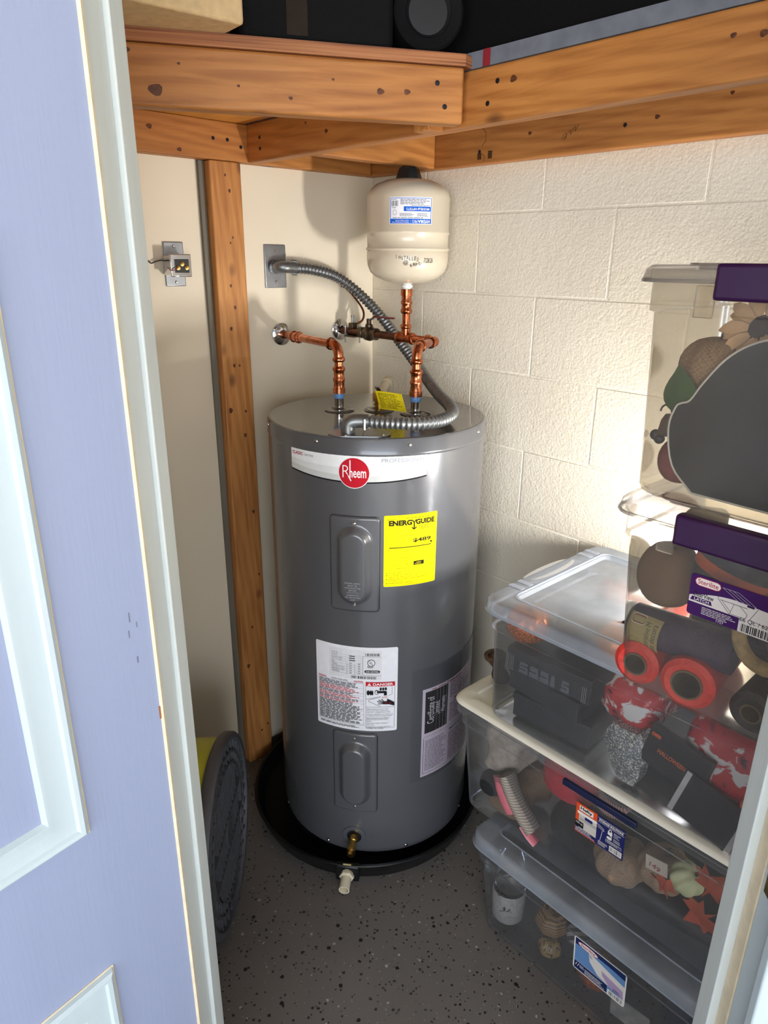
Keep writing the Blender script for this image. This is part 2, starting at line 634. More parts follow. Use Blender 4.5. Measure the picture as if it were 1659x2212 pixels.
GREYPAINT = M('grey_painted_plywood_edge', (112, 116, 126), 0.6, nscale=30, nvar=0.15)
WARMPINE = [wood_mat('pine_%d' % i, (198, 134, 70), (160, 98, 44), i*1.37+0.4, 0.13) for i in range(6)]
STUDPINE = wood_mat('pine_upright', (202, 142, 80), (164, 104, 52), 5.2, 0.12, axis=2)
OSB = M('stamped_sheathing', (206, 142, 62), 0.65, nscale=9, nvar=0.3)

# ---------------------------------------------------------------- the closet shell
floor = struct(mesh('floor', [(-4.6, -2.9, 0), (0.1, -2.9, 0), (0.1, 0.1, 0), (-4.6, 0.1, 0)], [(0, 1, 2, 3)], FLOOR))
struct(box('driveway', (-14, -16, -0.25), (9, -2.9, -0.02), M('pale_concrete', (205, 200, 190), 0.85, nscale=3, nvar=0.08, bump=0.2, bscale=60)))
struct(box('wall_left', (-4.6, 0, 0), (0.0, 0.1, 2.42), WALL))
struct(box('ceiling', (-4.7, -2.5, 2.42), (0.1, 0.1, 2.47), WALL))
# block wall: mortar body with each painted block standing proud of the joints
wr = struct(box('wall_right', (0.0011, -2.7, 0), (0.1, 0.1, 2.42), BLOCK))
PW['wall_right'] = Matrix.Identity(4)
ZA, HC, LB = 1.7227, 0.2032, 0.4064
rnd = random.Random(4)
for k in range(-3, 10):
    zt = ZA-(k)*HC; zb = zt-HC
    if zt <= 0.02 or zb > 2.4:
        continue
    off = 0.4325 if k % 2 == 0 else 0.2293
    y = off
    edges = [0.0, off]
    while y < 2.6:
        y += LB; edges.append(y)
    for a, b_ in zip(edges, edges[1:]):
        j = 0.0021
        d = rnd.uniform(-0.00025, 0.00025)
        box('concrete_block', (d, -b_+j, max(0.002, zb+j)), (0.02, -a-(j if a else 0), min(2.41, zt-j)), BLOCK, wr, 0.0017, seg=1)
# the grey painted strip at the foot of the left wall
struct(box('baseboard_left', (-2.6, -0.004, 0), (0.0, 0, 0.028), M('floor_grey_wall_paint', (104, 106, 110), 0.5)))

# doorway, set across the corner: hinge side point and strike side point
HJ = V((-1.2522, -1.0445)); JJ = V((-0.769, -1.561))
dd = (JJ-HJ).normalized(); nn = V((-dd.y, dd.x))      # nn points into the closet
if nn.dot(V((1, 1))) < 0:
    nn = -nn


def frame2(P):
    mw = Matrix.Identity(4)
    mw[0][0], mw[1][0] = dd.x, dd.y
    mw[0][1], mw[1][1] = nn.x, nn.y
    mw[0][3], mw[1][3] = P.x, P.y
    return mw


# wall on both sides of the doorway and above it (local x along the wall, y into the closet)
ML, MR = frame2(HJ), frame2(JJ)
wf = struct(box('wall_front', (-1.5, 0.004, 0), (-0.023, 0.066, 2.42), WALL, mw=ML))
struct(box('wall_front', (0.03, -0.115, 0), (0.18, -0.002, 2.42), WALL, mw=MR))
struct(box('wall_header', (-0.022, 0.0, 2.085), (0.70, 0.066, 2.42), WALL, mw=ML))
# hinge-side jamb with its stop
t1 = struct(box('trim_1', (-0.022, 0.0, 0), (0.0, 0.042, 2.08), JAMB, mw=ML, bev=0.0015))
box('door_stop', (-0.022, 0.0425, 0), (0.006, 0.0755, 2.08), JAMB, t1, mw=ML, bev=0.002)
box('caulk_line', (-0.004, -0.0045, 0), (0.0012, 0.0, 2.08), CAULK, t1, mw=ML)
# strike-side jamb
t2 = struct(box('trim_2', (0.0, -0.034, 0), (0.03, 0.0, 2.08), JAMB, mw=MR, bev=0.002))
box('jamb_reveal', (0.0105, -0.056, 0), (0.03, -0.0345, 2.08), CAULK, t2, mw=MR)
box('jamb_board', (0.012, -0.105, 0), (0.03, -0.0565, 2.08), DOORTRIM, t2, mw=MR, bev=0.0015)
box('strike_plate', (0.0108, -0.094, 0.93), (0.0125, -0.064, 0.99), BRASS, t2, mw=MR, bev=0.0005)
box('casing', (0.0, -0.122, 0), (0.07, -0.106, 2.08), DOORTRIM, t2, mw=MR, bev=0.003)

# the door itself, folded back outwards on its hinges
DA = rad(79.75)
dx = V((-math.sin(DA), -math.cos(DA)))               # from hinge to latch edge
dn = V((-dx.y, dx.x))                                # face normal
if dn.dot(V((CAM.x, CAM.y))-HJ) < 0:
    dn = -dn
DMW = Matrix.Identity(4)
DMW[0][0], DMW[1][0] = dx.x, dx.y
DMW[0][1], DMW[1][1] = -dn.x, -dn.y                  # local +y goes away from the viewer
DMW[0][3], DMW[1][3] = HJ.x, HJ.y
door = struct(box('door_1', (0.002, 0.0, 0.01), (0.712, 0.035, 2.06), DOORFACE, mw=DMW, bev=0.002))
for (xa, xb) in ((0.117, 0.305), (0.405, 0.595)):
    for (za, zb) in ((0.25, 0.757), (0.977, 1.63), (1.74, 1.93)):
        prof = [(0.0, 0.0), (0.0015, 0.006), (0.006, 0.0095), (0.011, 0.0085), (0.014, 0.0055), (0.026, 0.0045), (0.040, 0.0075), (0.044, 0.0075), (0.048, 0.001)]
        L = [[V((xa+o_, -h_, za+o_)), V((xb-o_, -h_, za+o_)), V((xb-o_, -h_, zb-o_)), V((xa+o_, -h_, zb-o_))] for o_, h_ in prof]
        pm = loops('panel_molding', L, DOORTRIM, door, smooth=30, mw=DMW)
        o_ = 0.048
        f_ = mesh('door_panel', [(xa+o_, -0.0012, za+o_), (xb-o_, -0.0012, za+o_), (xb-o_, -0.0012, zb-o_), (xa+o_, -0.0012, zb-o_)], [(0, 1, 2, 3)], DOORFACE, door, mw=DMW)
        e = 0.0025
        for q, (A, B, C_, D_) in enumerate(((xa-e, za-e, xb+e, za), (xa-e, zb, xb+e, zb+e), (xa-e, za, xa, zb), (xb, za, xb+e, zb))):
            box('caulk_line', (A, -0.001, B), (C_, 0, D_), CAULK, door, mw=DMW)
for i_, (x_, z_, w_, h_) in enumerate(((0.030, 1.215, 0.0012, 0.012), (0.026, 1.160, 0.0014, 0.008), (0.033, 1.196, 0.001, 0.009), (0.022, 1.205, 0.001, 0.007))):
    box('scuff_mark', (x_, -0.0006, z_), (x_+w_, 0, z_+h_), M('grey_scuff', (112, 116, 132), 0.7), door, mw=DMW)
box('paint_chip', (0.004, -0.0008, 1.07), (0.007, 0, 1.088), M('bare_wood_chip', (150, 92, 60), 0.7), door, mw=DMW)


# ---------------------------------------------------------------- overhead storage shelf of framing lumber
def beam(name, p0, p1, tvec, h, mat, parent, bev=0.004):
    """board from p0 to p1 (lower outer arris), thickness along tvec, height h"""
    p0, p1, tv = V(p0), V(p1), V(tvec)
    L = (p1-p0).length; ex = (p1-p0)/L; ey = tv.normalized(); ez = V((0, 0, 1))
    mw = Matrix.Identity(4)
    for i in range(3):
        mw[i][0], mw[i][1], mw[i][2], mw[i][3] = ex[i], ey[i], ez[i], p0[i]
    return box(name, (0, 0, 0), (L, tv.length, h), mat, parent, bev, mw=mw)


ZT = 1.837; HB = 0.089
shelf = thing('overhead_shelf', (-0.5, -0.5, 1.837), 'overhead shelf of pine framing lumber and plywood above the water heater', 'shelf')
beam('ledger', (-2.3, -0.001, ZT), (-0.0405, -0.001, ZT), (0, -0.037, 0), HB, WARMPINE[0], shelf)
beam('ledger', (-0.0015, -0.001, ZT), (-0.0015, -2.1, ZT), (-0.037, 0, 0), HB, WARMPINE[1], shelf)
beam('joist', (-0.464, -0.039, ZT), (-0.464, -1.72, ZT), (0.038, 0, 0), HB, WARMPINE[2], shelf)
# the diagonal front board
fb0, fb1 = V((-0.486, -0.802, ZT)), V((-1.62, -0.214, ZT))
fdir = (fb1-fb0).normalized(); fnorm = V((-fdir.y, fdir.x, 0))
if fnorm.y < 0:
    fnorm = -fnorm
beam('front_board', fb0, fb1, fnorm*0.038, HB, WARMPINE[3], shelf, 0.005)
box('spacer_block', (-0.506, -0.735, ZT-0.004), (-0.466, -0.695, ZT+0.07), WARMPINE[4], shelf, 0.002)
beam('cross_joist', (-0.426, -0.30, ZT), (-0.0405, -0.30, ZT), (0, 0.038, 0), HB, WARMPINE[4], shelf)
# plywood decks (outline follows the front board / the long joist)
zt0 = ZT+HB+0.0005


def slab(name, pts, z0, z1, mat, parent):
    n = len(pts)
    vs = [V((x, y, z0)) for x, y in pts]+[V((x, y, z1)) for x, y in pts]
    fs = [tuple(reversed(range(n))), tuple(range(n, 2*n))]+[(i, (i+1) % n, n+(i+1) % n, n+i) for i in range(n)]
    return fixn(mesh(name, vs, fs, mat, parent))


a_, b_ = fb0-fdir*0.0, fb1
off = -fnorm*0.004
slab('plywood_deck', [(-0.466, -0.01), (-0.466, -0.80), (a_.x+off.x, a_.y+off.y), (b_.x+off.x, b_.y+off.y), (-1.62, -0.01)], zt0, zt0+0.019, PLY, shelf)
slab('plywood_deck', [(-0.003, -0.003), (-0.003, -1.72), (-0.4655, -1.72), (-0.4655, -0.003)], zt0, zt0+0.026, GREYPAINT, shelf)
box('red_paint_mark', (-0.4665, -0.842, zt0), (-0.4655, -0.826, zt0+0.0262), M('red_paint', (140, 34, 44), 0.6), shelf)
slab('sheathing', [(-0.47, -0.04), (-0.53, -0.72), (-1.5, -0.22), (-1.5, -0.04)], zt0-0.0012, zt0-0.0002, OSB, shelf)
for k in range(7):
    p = V((-0.70-0.045*k, -0.42+0.012*k, zt0-0.0014))
    q = p+V((0.05, 0.14, 0))
    w_ = V((0.003, -0.001, 0))
    mesh('stamp_mark', [p-w_, p+w_, q+w_, q-w_], [(0, 1, 2, 3)], BLACK, shelf)
# nail heads
for (p, ax) in (((-0.4644, -0.86, 1.90), (-1, 0, 0)), ((-0.4644, -0.84, 1.868), (-1, 0, 0)), ((-0.4644, -0.10, 1.865), (-1, 0, 0)), ((-0.4644, -0.10, 1.89), (-1, 0, 0)),
                ((-0.0387, -0.455, 1.865), (-1, 0, 0)), ((-0.0387, -0.86, 1.88), (-1, 0, 0)), ((-0.56, -0.0387, 1.885), (0, -1, 0)), ((-0.52, -0.0387, 1.885), (0, -1, 0)), ((-0.482, -0.0387, 1.872), (0, -1, 0))):
    lathe('nail_head', [(0.0, 0.0012), (0.004, 0.0008), (0.0045, 0.0)], M('dark_nail_steel', (44, 44, 50), 0.5, 0.7), shelf, p, ax, 10)
for s_, z_ in ((0.05, 0.062), (0.035, 0.026)):
    p = fb0+fdir*s_-fnorm*0.0002+V((0, 0, z_))
    lathe('nail_head', [(0.0, 0.0012), (0.004, 0.0008), (0.0045, 0.0)], M('dark_nail_steel', (44, 44, 50), 0.5, 0.7), shelf, p, -fnorm, 10)
# knots in the boards
KNOT = M('knot_wood', (92, 50, 26), 0.6, nscale=220, nvar=0.45)


def knot(parent, p, n_, r, along):
    u_ = V(along).normalized(); v_ = V(n_).normalized().cross(u_); n_ = V(n_).normalized(); p = V(p)
    vs = [p+n_*0.0005]
    for rr, hh in ((0.6, 0.0005), (1.0, 0.0003)):
        for k in range(12):
            a = 2*PI*k/12
            q_ = r*rr*(1+0.12*math.sin(3*a+r*900))
            vs.append(p+u_*math.cos(a)*q_*1.2+v_*math.sin(a)*q_*0.9+n_*hh)
    fs = [(0, 1+k, 1+(k+1) % 12) for k in range(12)]+[(1+k, 13+k, 13+(k+1) % 12, 1+(k+1) % 12) for k in range(12)]
    return mesh('knot', vs, fs, KNOT, parent, True)


for s_, z_, r_ in ((0.527, 0.024, 0.0095), (0.153, 0.043, 0.0055), (0.105, 0.045, 0.0049), (0.309, 0.024, 0.0031), (0.567, 0.077, 0.0051), (0.488, 0.063, 0.0022), (0.395, 0.037, 0.0023), (0.236, 0.056, 0.0022)):
    knot(shelf, fb0+fdir*s_+V((0, 0, z_)), -fnorm, r_, fdir)
for x_, z_, r_ in ((-0.725, 1.893, 0.006), (-0.653, 1.851, 0.0052), (-0.216, 1.889, 0.005)):
    knot(shelf, (x_, -0.0381, z_), (0, -1, 0), r_, (1, 0, 0))
for y_, z_, r_ in ((-0.372, 1.875, 0.005), (-0.295, 1.9, 0.0032), (-0.895, 1.898, 0.006), (-1.264, 1.893, 0.0037), (-1.304, 1.888, 0.0048)):
    knot(shelf, (-0.4641, y_, z_), (-1, 0, 0), r_, (0, 1, 0))
for y_, z_, r_ in ((-0.61, 1.891, 0.0044), (-0.932, 1.887, 0.0048), (-1.08, 1.91, 0.0035), (-0.151, 1.89, 0.005)):
    knot(shelf, (-0.0386, y_, z_), (-1, 0, 0), r_, (0, 1, 0))
# mill stamp and pencil writing on the wall ledger
pr = Print('lumber_stamp', planemap((-0.0387, -0.44, ZT), (0, -1, 0), (0, 0, 1)), shelf)
pr.small((70, 46, 24), 0.0, 0.010, 0.022, 0.07, 2, 5, rot=True)
pr.line((70, 46, 24), [(0.022, 0.08), (0.034, 0.07), (0.034, 0.05), (0.022, 0.04)], 0.0012)
pr.line((70, 46, 24), [(0.024, 0.024), (0.034, 0.015), (0.03, 0.006)], 0.0012)
pr.line((84, 56, 30), [(0.262, 0.030), (0.266, 0.040), (0.272, 0.044), (0.274, 0.036), (0.268, 0.030), (0.276, 0.042), (0.284, 0.048), (0.284, 0.038), (0.290, 0.050), (0.296, 0.055), (0.296, 0.044), (0.304, 0.058)], 0.0010)
pr.done()

# pine upright fixed to the left wall, with the grey edge strip beside it
stud = tag(box('wall_stud', (-0.5755, -0.0385, 0.001), (-0.4866, -0.0005, ZT-0.001), STUDPINE, None, 0.003), 'pine upright stud fixed to the left wall beside the water heater', 'wood post')
PW[stud.name] = Matrix.Identity(4)
for x_, z_, r_ in ((-0.533, 1.804, 0.0035), (-0.523, 1.768, 0.0046), (-0.529, 1.643, 0.003), (-0.521, 1.656, 0.003), (-0.536, 1.536, 0.0043), (-0.527, 1.48, 0.005), (-0.543, 1.425, 0.0055), (-0.541, 1.326, 0.0051), (-0.524, 1.325, 0.0039), (-0.561, 1.203, 0.0078), (-0.513, 1.195, 0.004), (-0.519, 1.126, 0.006), (-0.507, 0.889, 0.006), (-0.50, 0.68, 0.0043), (-0.536, 0.506, 0.0052), (-0.558, 0.373, 0.0075), (-0.499, 0.124, 0.0045), (-0.523, 0.109, 0.0045)):
    knot(stud, (x_, -0.0385, z_), (0, -1, 0), r_*0.85, (0, 0, 1))
tag(box('edge_strip', (-0.592, -0.012, 0.03), (-0.5765, -0.0005, ZT-0.001), M('weathered_grey_wood', (112, 108, 96), 0.7, nscale=30, nvar=0.2, stretch=(1, 1, 0.1)), None, 0.001),
    'thin weathered grey wood strip along the left side of the pine stud', 'wood strip')

# ---------------------------------------------------------------- water heater
TC, TR, TZ0, TZ1 = (-0.347, -0.415), 0.282, 0.030, 1.229
wh = thing('water_heater', (TC[0], TC[1], TZ0), 'tall grey cylindrical electric water heater standing in a black pan', 'water heater')
og = (TC[0], TC[1], 0)
lathe('tank_body', [(0.0, TZ0), (TR-0.012, TZ0), (TR-0.004, TZ0+0.006), (TR-0.004, TZ0+0.03), (TR, TZ0+0.034), (TR, TZ1-0.042)], TANKGREY, wh, og, seg=96)
lathe('top_rim', [(TR, TZ1-0.042), (TR+0.0015, TZ1-0.040), (TR+0.0015, TZ1-0.034), (TR+0.0005, TZ1-0.032), (TR+0.0005, TZ1-0.006), (TR-0.003, TZ1-0.001), (TR-0.007, TZ1)], TANKGREY, wh, og, seg=96)
lathe('tank_top', [(TR-0.007, TZ1), (TR-0.02, TZ1-0.0012), (0.0, TZ1-0.0012)], TANKTOP, wh, og, seg=96)


def screw(parent, p, n, r=0.0045, mat=None):
    o = lathe('screw', [(0, 0.0028), (r*0.6, 0.0026), (r, 0.0008), (r, 0)], mat or ZINC, parent, p, n, 14)
    return o


def tk(a, z, h=0.0):
    return V((TC[0]+(TR+h)*math.cos(rad(a)), TC[1]+(TR+h)*math.sin(rad(a)), z))


def tn(a):
    return V((math.cos(rad(a)), math.sin(rad(a)), 0))


for a, z in ((-160.7, 1.214), (-116, 1.2135), (-69.7, 1.212), (154, 1.214), (-159.3, 0.048), (-112.8, 0.048), (-66, 0.05), (160, 0.05)):
    screw(wh, tk(a, z, 0.0003 if z > 1 else -0.001), tn(a))


def access_panel(a0, z0, z1, words):
    W = 0.120; H = z1-z0; R = 0.010
    mp = cylmap(TC, TR, a0)
    nu, nv = 44, 84

    def hf(u, v):
        # plate with rounded rim, stadium-shaped bulge
        du = W/2-abs(u); dv = H/2-abs(v)
        d = min(du, dv)
        if du < R and dv < R:
            d = R-math.hypot(R-du, R-dv)
        h = 0.0062*max(0, min(1, d/0.004))**0.5 if d > 0 else -0.001
        hs = 0.060; q = math.hypot(u, max(0, abs(v)-hs)); s = max(0, min(1, (0.044-q)/0.020))
        return h+0.019*(s*s*(3-2*s))

    def axis(n, half):
        e = [-half, -half+0.0006, -half+0.002, -half+0.004, -half+0.007]
        mid = [-half+0.009+(2*half-0.018)*i/(n-1) for i in range(n)]
        return e+mid+[-x for x in reversed(e)]
    us, vs_ = axis(nu, W/2), axis(nv, H/2)
    zc = (z0+z1)/2
    vs = [mp(u, zc+v, hf(u, v)) for u in us for v in vs_]
    n = len(vs_)
    fs = []
    for i in range(len(us)-1):
        for j in range(n-1):
            cu = max(abs(us[i]), abs(us[i+1])); cv = max(abs(vs_[j]), abs(vs_[j+1]))
            if W/2-cu < R and H/2-cv < R and math.hypot(R-(W/2-min(abs(us[i]), abs(us[i+1]))), R-(H/2-min(abs(vs_[j]), abs(vs_[j+1])))) > R:
                continue
            fs.append((i*n+j, (i+1)*n+j, (i+1)*n+j+1, i*n+j+1))
    p = auto(mesh('access_panel', vs, fs, TANKGREY, wh), 60)
    # shade of the gap round the plate, painted as a dark frame
    g = Print('panel_gap_shade', mp, p)
    g.rrect((40, 40, 44), -W/2-0.0012, z0-0.0014, W/2+0.0012, z1+0.001, R)
    g.done()
    for z in (z0+0.018, z1-0.016):
        screw(p, mp(0, z, 0.006), tn(a0), 0.0042)
    if words:
        t_ = Print('embossed_warning', lambda u, v, h: mp(u, v, 0.0252+h*0.8), p)
        for i, s_ in enumerate(('POWER SUPPLY', 'MUST BE', 'DISCONNECTED', 'BEFORE', 'ADJUSTING', 'THERMOSTAT', 'OR SERVICING', 'UNIT')):
            w_ = 0.0029*len(s_)
            t_.text((150, 151, 157), s_, -w_/2, zc-0.040-i*0.0062, w_, 0.0040, bold=0.01, lift=0.0007)
        t_.done()
    return p


access_panel(-141.8, 0.7965, 1.043, True)
access_panel(-142.2, 0.182, 0.438, False)

# brand strip
a0 = -141.9; mp = cylmap(TC, TR, a0)
uL, uR = rad(-176.9-a0)*TR, rad(-107.1-a0)*TR
b = Print('brand_label', mp, wh)
N = 26


def lowc(u):     # curved lower border
    t = (u-(uL+uR)/2)/((uR-uL)/2)
    return 1.127+0.0125*t*t


us = [uL+(uR-uL)*i/N for i in range(N+1)]


def band(rgb, top, bot):
    vs = []
    for u in us:
        vs += [(u, bot(u)), (u, top(u))]
    b._add(rgb, vs, [(2*i, 2*i+2, 2*i+3, 2*i+1) for i in range(N)])


band((18, 18, 20), lambda u: 1.1903, lambda u: lowc(u)-0.0035)
band((206, 208, 206), lambda u: 1.1905, lambda u: lowc(u))
band((226, 228, 228), lambda u: 1.1889, lambda u: lowc(u)+0.014)
band((240, 241, 243), lambda u: 1.1884, lambda u: lowc(u)+0.026+0.006*math.sin((u-uL)*9))
b.text((158, 22, 58), 'CLASSIC', uL+0.004, 1.1745, 0.036, 0.0078, bold=0.03)
b.text((120, 122, 128), 'series', uL+0.045, 1.1748, 0.025, 0.0068)
b.text((150, 153, 162), 'PROFESSIONAL', uR-0.108, 1.1742, 0.104, 0.0098, bold=0.02)
b.disc((226, 226, 228), 0.0, 1.1482, 0.0372)
b.disc((186, 22, 40), 0.0, 1.1482, 0.0355)
# wordmark: tall R with a long leg, and the rest
b.line((240, 240, 242), [(-0.0255, 1.1365), (-0.0255, 1.1655)], 0.0024)
b.line((240, 240, 242), [(-0.0255, 1.1645), (-0.019, 1.1643), (-0.0152, 1.1615), (-0.0148, 1.1565), (-0.018, 1.1522), (-0.0255, 1.1512)], 0.0022)
b.line((240, 240, 242), [(-0.0195, 1.1515), (-0.0065, 1.1290)], 0.0024)
b.line((240, 240, 242), [(-0.0089, 1.1370), (-0.0089, 1.1780)], 0.0026)
b.text((240, 240, 242), 'neem', -0.0102, 1.1370, 0.0385, 0.0165, bold=0.012)
b.done('white curved brand strip with a round red emblem')

# yellow energy label
a0 = -114.2; mp = cylmap(TC, TR, a0)
uL, uR = rad(-127.7-a0)*TR, rad(-100.5-a0)*TR
e = Print('energy_label', mp, wh)
z0, z1 = 0.8632, 1.046
K = (32, 30, 10)
e.rrect((255, 236, 0), uL, z0, uR, z1, 0.003)
Wd = uR-uL; Hh = z1-z0
U = lambda f: uL+Wd*f
Zz = lambda f: z0+Hh*f
e.small(K, U(0.06), Zz(0.935), Wd*0.16, Hh*0.018, 1, 2)
e.small(K, U(0.40), Zz(0.945), Wd*0.56, Hh*0.018, 1, 3)
e.text(K, 'ENERG', U(0.085), Zz(0.855), Wd*0.42, Hh*0.075, bold=0.055)
e.text(K, 'GUIDE', U(0.575), Zz(0.855), Wd*0.37, Hh*0.075, bold=0.055)
e.line(K, [(U(0.505), Zz(0.925)), (U(0.545), Zz(0.885)), (U(0.585), Zz(0.925))], 0.0028)
e.line(K, [(U(0.545), Zz(0.89)), (U(0.545), Zz(0.80))], 0.0032)
e.line(K, [(U(0.50), Zz(0.822)), (U(0.545), Zz(0.792)), (U(0.59), Zz(0.822))], 0.0028)
e.text(K, 'Water Heater - ELECTRIC', U(0.06), Zz(0.825), Wd*0.26, Hh*0.014)
e.text(K, 'Tank Size (Storage Capacity): 40 gallons', U(0.06), Zz(0.797), Wd*0.40, Hh*0.015)
e.small(K, U(0.64), Zz(0.785), Wd*0.24, Hh*0.058, 3, 6)
for (A, B) in (((0.05, 0.76), (0.95, 0.76)), ((0.05, 0.425), (0.95, 0.425))):
    e.rect((120, 108, 20), U(A[0]), Zz(A[1]), U(B[0]), Zz(A[1])+0.0005)
for x_ in (0.05, 0.95):
    e.rect((120, 108, 20), U(x_), Zz(0.425), U(x_)+0.0005, Zz(0.76))
e.text(K, 'Estimated Yearly Energy Cost', U(0.26), Zz(0.695), Wd*0.50, Hh*0.030)
e.text(K, '$489', U(0.53), Zz(0.605), Wd*0.35, Hh*0.062, bold=0.03)
e.poly(K, [(U(0.86), Zz(0.60)), (U(0.89), Zz(0.565)), (U(0.92), Zz(0.60))])
e.rect(K, U(0.10), Zz(0.545), U(0.89), Zz(0.557))
e.rect(K, U(0.10), Zz(0.53), U(0.104), Zz(0.575)); e.rect(K, U(0.91), Zz(0.53), U(0.914), Zz(0.57))
e.text(K, '$123', U(0.09), Zz(0.505), Wd*0.07, Hh*0.016); e.text(K, '$494', U(0.86), Zz(0.515), Wd*0.07, Hh*0.016)
e.text(K, 'Cost Range of Similar Models', U(0.33), Zz(0.478), Wd*0.34, Hh*0.018)
e.text(K, 'First Hour Rating', U(0.37), Zz(0.385), Wd*0.34, Hh*0.028)
e.text(K, '(How much hot water you get in the first hour of use)', U(0.18), Zz(0.357), Wd*0.67, Hh*0.018)
for x_ in (0.11, 0.33, 0.55, 0.75, 0.935):
    e.rect((110, 100, 20), U(x_), Zz(0.285), U(x_)+0.0004, Zz(0.34))
for y_ in (0.285, 0.34):
    e.rect((110, 100, 20), U(0.11), Zz(y_), U(0.935), Zz(y_)+0.0004)
e.rect(K, U(0.55), Zz(0.285), U(0.75), Zz(0.341))
e.text((255, 236, 0), 'medium', U(0.605), Zz(0.315), Wd*0.09, Hh*0.014); e.text((255, 236, 0), '60 gallons', U(0.575), Zz(0.294), Wd*0.12, Hh*0.014)
e.text(K, 'very small', U(0.16), Zz(0.306), Wd*0.11, Hh*0.016); e.text(K, 'low', U(0.42), Zz(0.306), Wd*0.04, Hh*0.014); e.text(K, 'high', U(0.82), Zz(0.306), Wd*0.045, Hh*0.016)
e.text(K, 'Estimated Yearly Electricity Use', U(0.22), Zz(0.245), Wd*0.31, Hh*0.018)
for i, (y_, tx, w_) in enumerate(((0.185, 'Your cost will depend on your utility rates and use.', 0.56), (0.155, 'Cost range based only on models fueled by electricity with a', 0.68), (0.127, 'medium first hour rating (51 to less than 75 gallons).', 0.58), (0.099, 'Estimated energy cost is based on a national average electricity cost', 0.78), (0.073, 'of 14 cents per kWh.', 0.27), (0.04, 'Estimated yearly energy use: 3493 kWh.', 0.44))):
    e.text(K, tx, U(0.09), Zz(y_), Wd*w_, Hh*0.018)
    if i not in (2, 4):
        e.disc(K, U(0.055), Zz(y_+0.008), 0.0011)
e.text(K, 'ftc.gov/energy', U(0.40), Zz(0.015), Wd*0.24, Hh*0.014)
e.done('bright yellow energy cost label')

# white rating and warning label
a0 = -141.8; mp = cylmap(TC, TR, a0)
uL, uR = rad(-163.9-a0)*TR, rad(-119.8-a0)*TR
q = Print('warning_label', mp, wh)
z0, z1 = 0.4465, 0.6955
Wd = uR-uL; Hh = z1-z0
W_, K, RD, GY = (232, 232, 238), (26, 26, 30), (196, 34, 48), (90, 90, 98)
q.rrect(W_, uL, z0, uR, z1, 0.004)
q.rrect((222, 222, 226), U(0.18), Zz(0.625), U(0.81), Zz(0.965), 0.002)
for i, s_ in enumerate(('Serial No.', 'Model No.', 'Manufacture Date', 'Cap. U.S. Gals.', 'Phase', 'Volts AC', 'Upper Element Watts', 'Lower Element Watts', 'Total Watts')):
    y_ = 0.905-i*0.027
    q.text(K, s_, U(0.21), Zz(y_), Wd*0.0085*len(s_), Hh*0.013)
    q.rect(GY, U(0.21), Zz(y_-0.008), U(0.59), Zz(y_-0.008)+0.0003)
    if i > 3:
        q.text(K, '4500' if i > 5 else '240', U(0.43), Zz(y_), Wd*0.03, Hh*0.012); q.text(K, '3380' if i > 5 else '208', U(0.53), Zz(y_), Wd*0.03, Hh*0.012)
q.rect(K, U(0.40), Zz(0.675), U(0.402), Zz(0.80)); q.rect(K, U(0.495), Zz(0.675), U(0.497), Zz(0.80)); q.rect(K, U(0.59), Zz(0.675), U(0.592), Zz(0.90))
q.rect(K, U(0.59), Zz(0.675), U(0.80), Zz(0.675)+0.0004); q.rect(K, U(0.59), Zz(0.895), U(0.80), Zz(0.895)+0.0004)
q.small(K, U(0.43), Zz(0.828), Wd*0.09, Hh*0.075, 3, 41)
q.bars(U(0.62), Zz(0.905), Wd*0.17, Hh*0.03, 16, 4)
q.bars(U(0.45), Zz(0.635), Wd*0.30, Hh*0.03, 34, 6)
q.disc(K, U(0.69), Zz(0.825), 0.0098); q.disc(W_, U(0.69), Zz(0.825), 0.0083)
q.text(K, 'U', U(0.668), Zz(0.812), Wd*0.018, Hh*0.036, bold=0.03); q.text(K, 'L', U(0.694), Zz(0.80), Wd*0.016, Hh*0.036, bold=0.03)
q.small(K, U(0.645), Zz(0.765), Wd*0.09, Hh*0.03, 3, 8)
q.rrect(K, U(0.61), Zz(0.708), U(0.79), Zz(0.738), 0.0035)
q.text((240, 240, 240), 'AHRI CERTIFIED', U(0.625), Zz(0.716), Wd*0.15, Hh*0.014, bold=0.02)
q.text(RD, 'WARNING', U(0.03), Zz(0.588), Wd*0.105, Hh*0.016, bold=0.03)
q.text(K, 'ELECTRIC WATER HEATER', U(0.21), Zz(0.592), Wd*0.20, Hh*0.012, bold=0.01)
q.text(RD, 'CAUTION', U(0.485), Zz(0.59), Wd*0.11, Hh*0.017, bold=0.03)
for y_ in (0.07, 0.58):
    q.rect(K, U(0.03), Zz(y_), U(0.60), Zz(y_)+0.0004)
for x_ in (0.03, 0.60):
    q.rect(K, U(x_), Zz(0.07), U(x_)+0.0004, Zz(0.58))
for i, (c_, rows) in enumerate(((K, 4), (RD, 3), (K, 1), (RD, 2), (K, 2), (RD, 2), (K, 6))):
    pass
y_ = 0.575
for c_, rows in ((K, 4), (RD, 4), (K, 2), (RD, 3), (K, 1), (RD, 2), (K, 6), (K, 3), (K, 8)):
    hh = rows*0.0138
    q.small(c_, U(0.04), Zz(y_-hh), Wd*0.55, Hh*hh, rows, rows+int(y_*100), ragged=True)
    y_ -= hh+0.004
    q.rect(GY, U(0.03), Zz(y_+0.001), U(0.60), Zz(y_+0.001)+0.0003)
q.small(K, U(0.05), Zz(0.035), Wd*0.54, Hh*0.024, 2, 12)
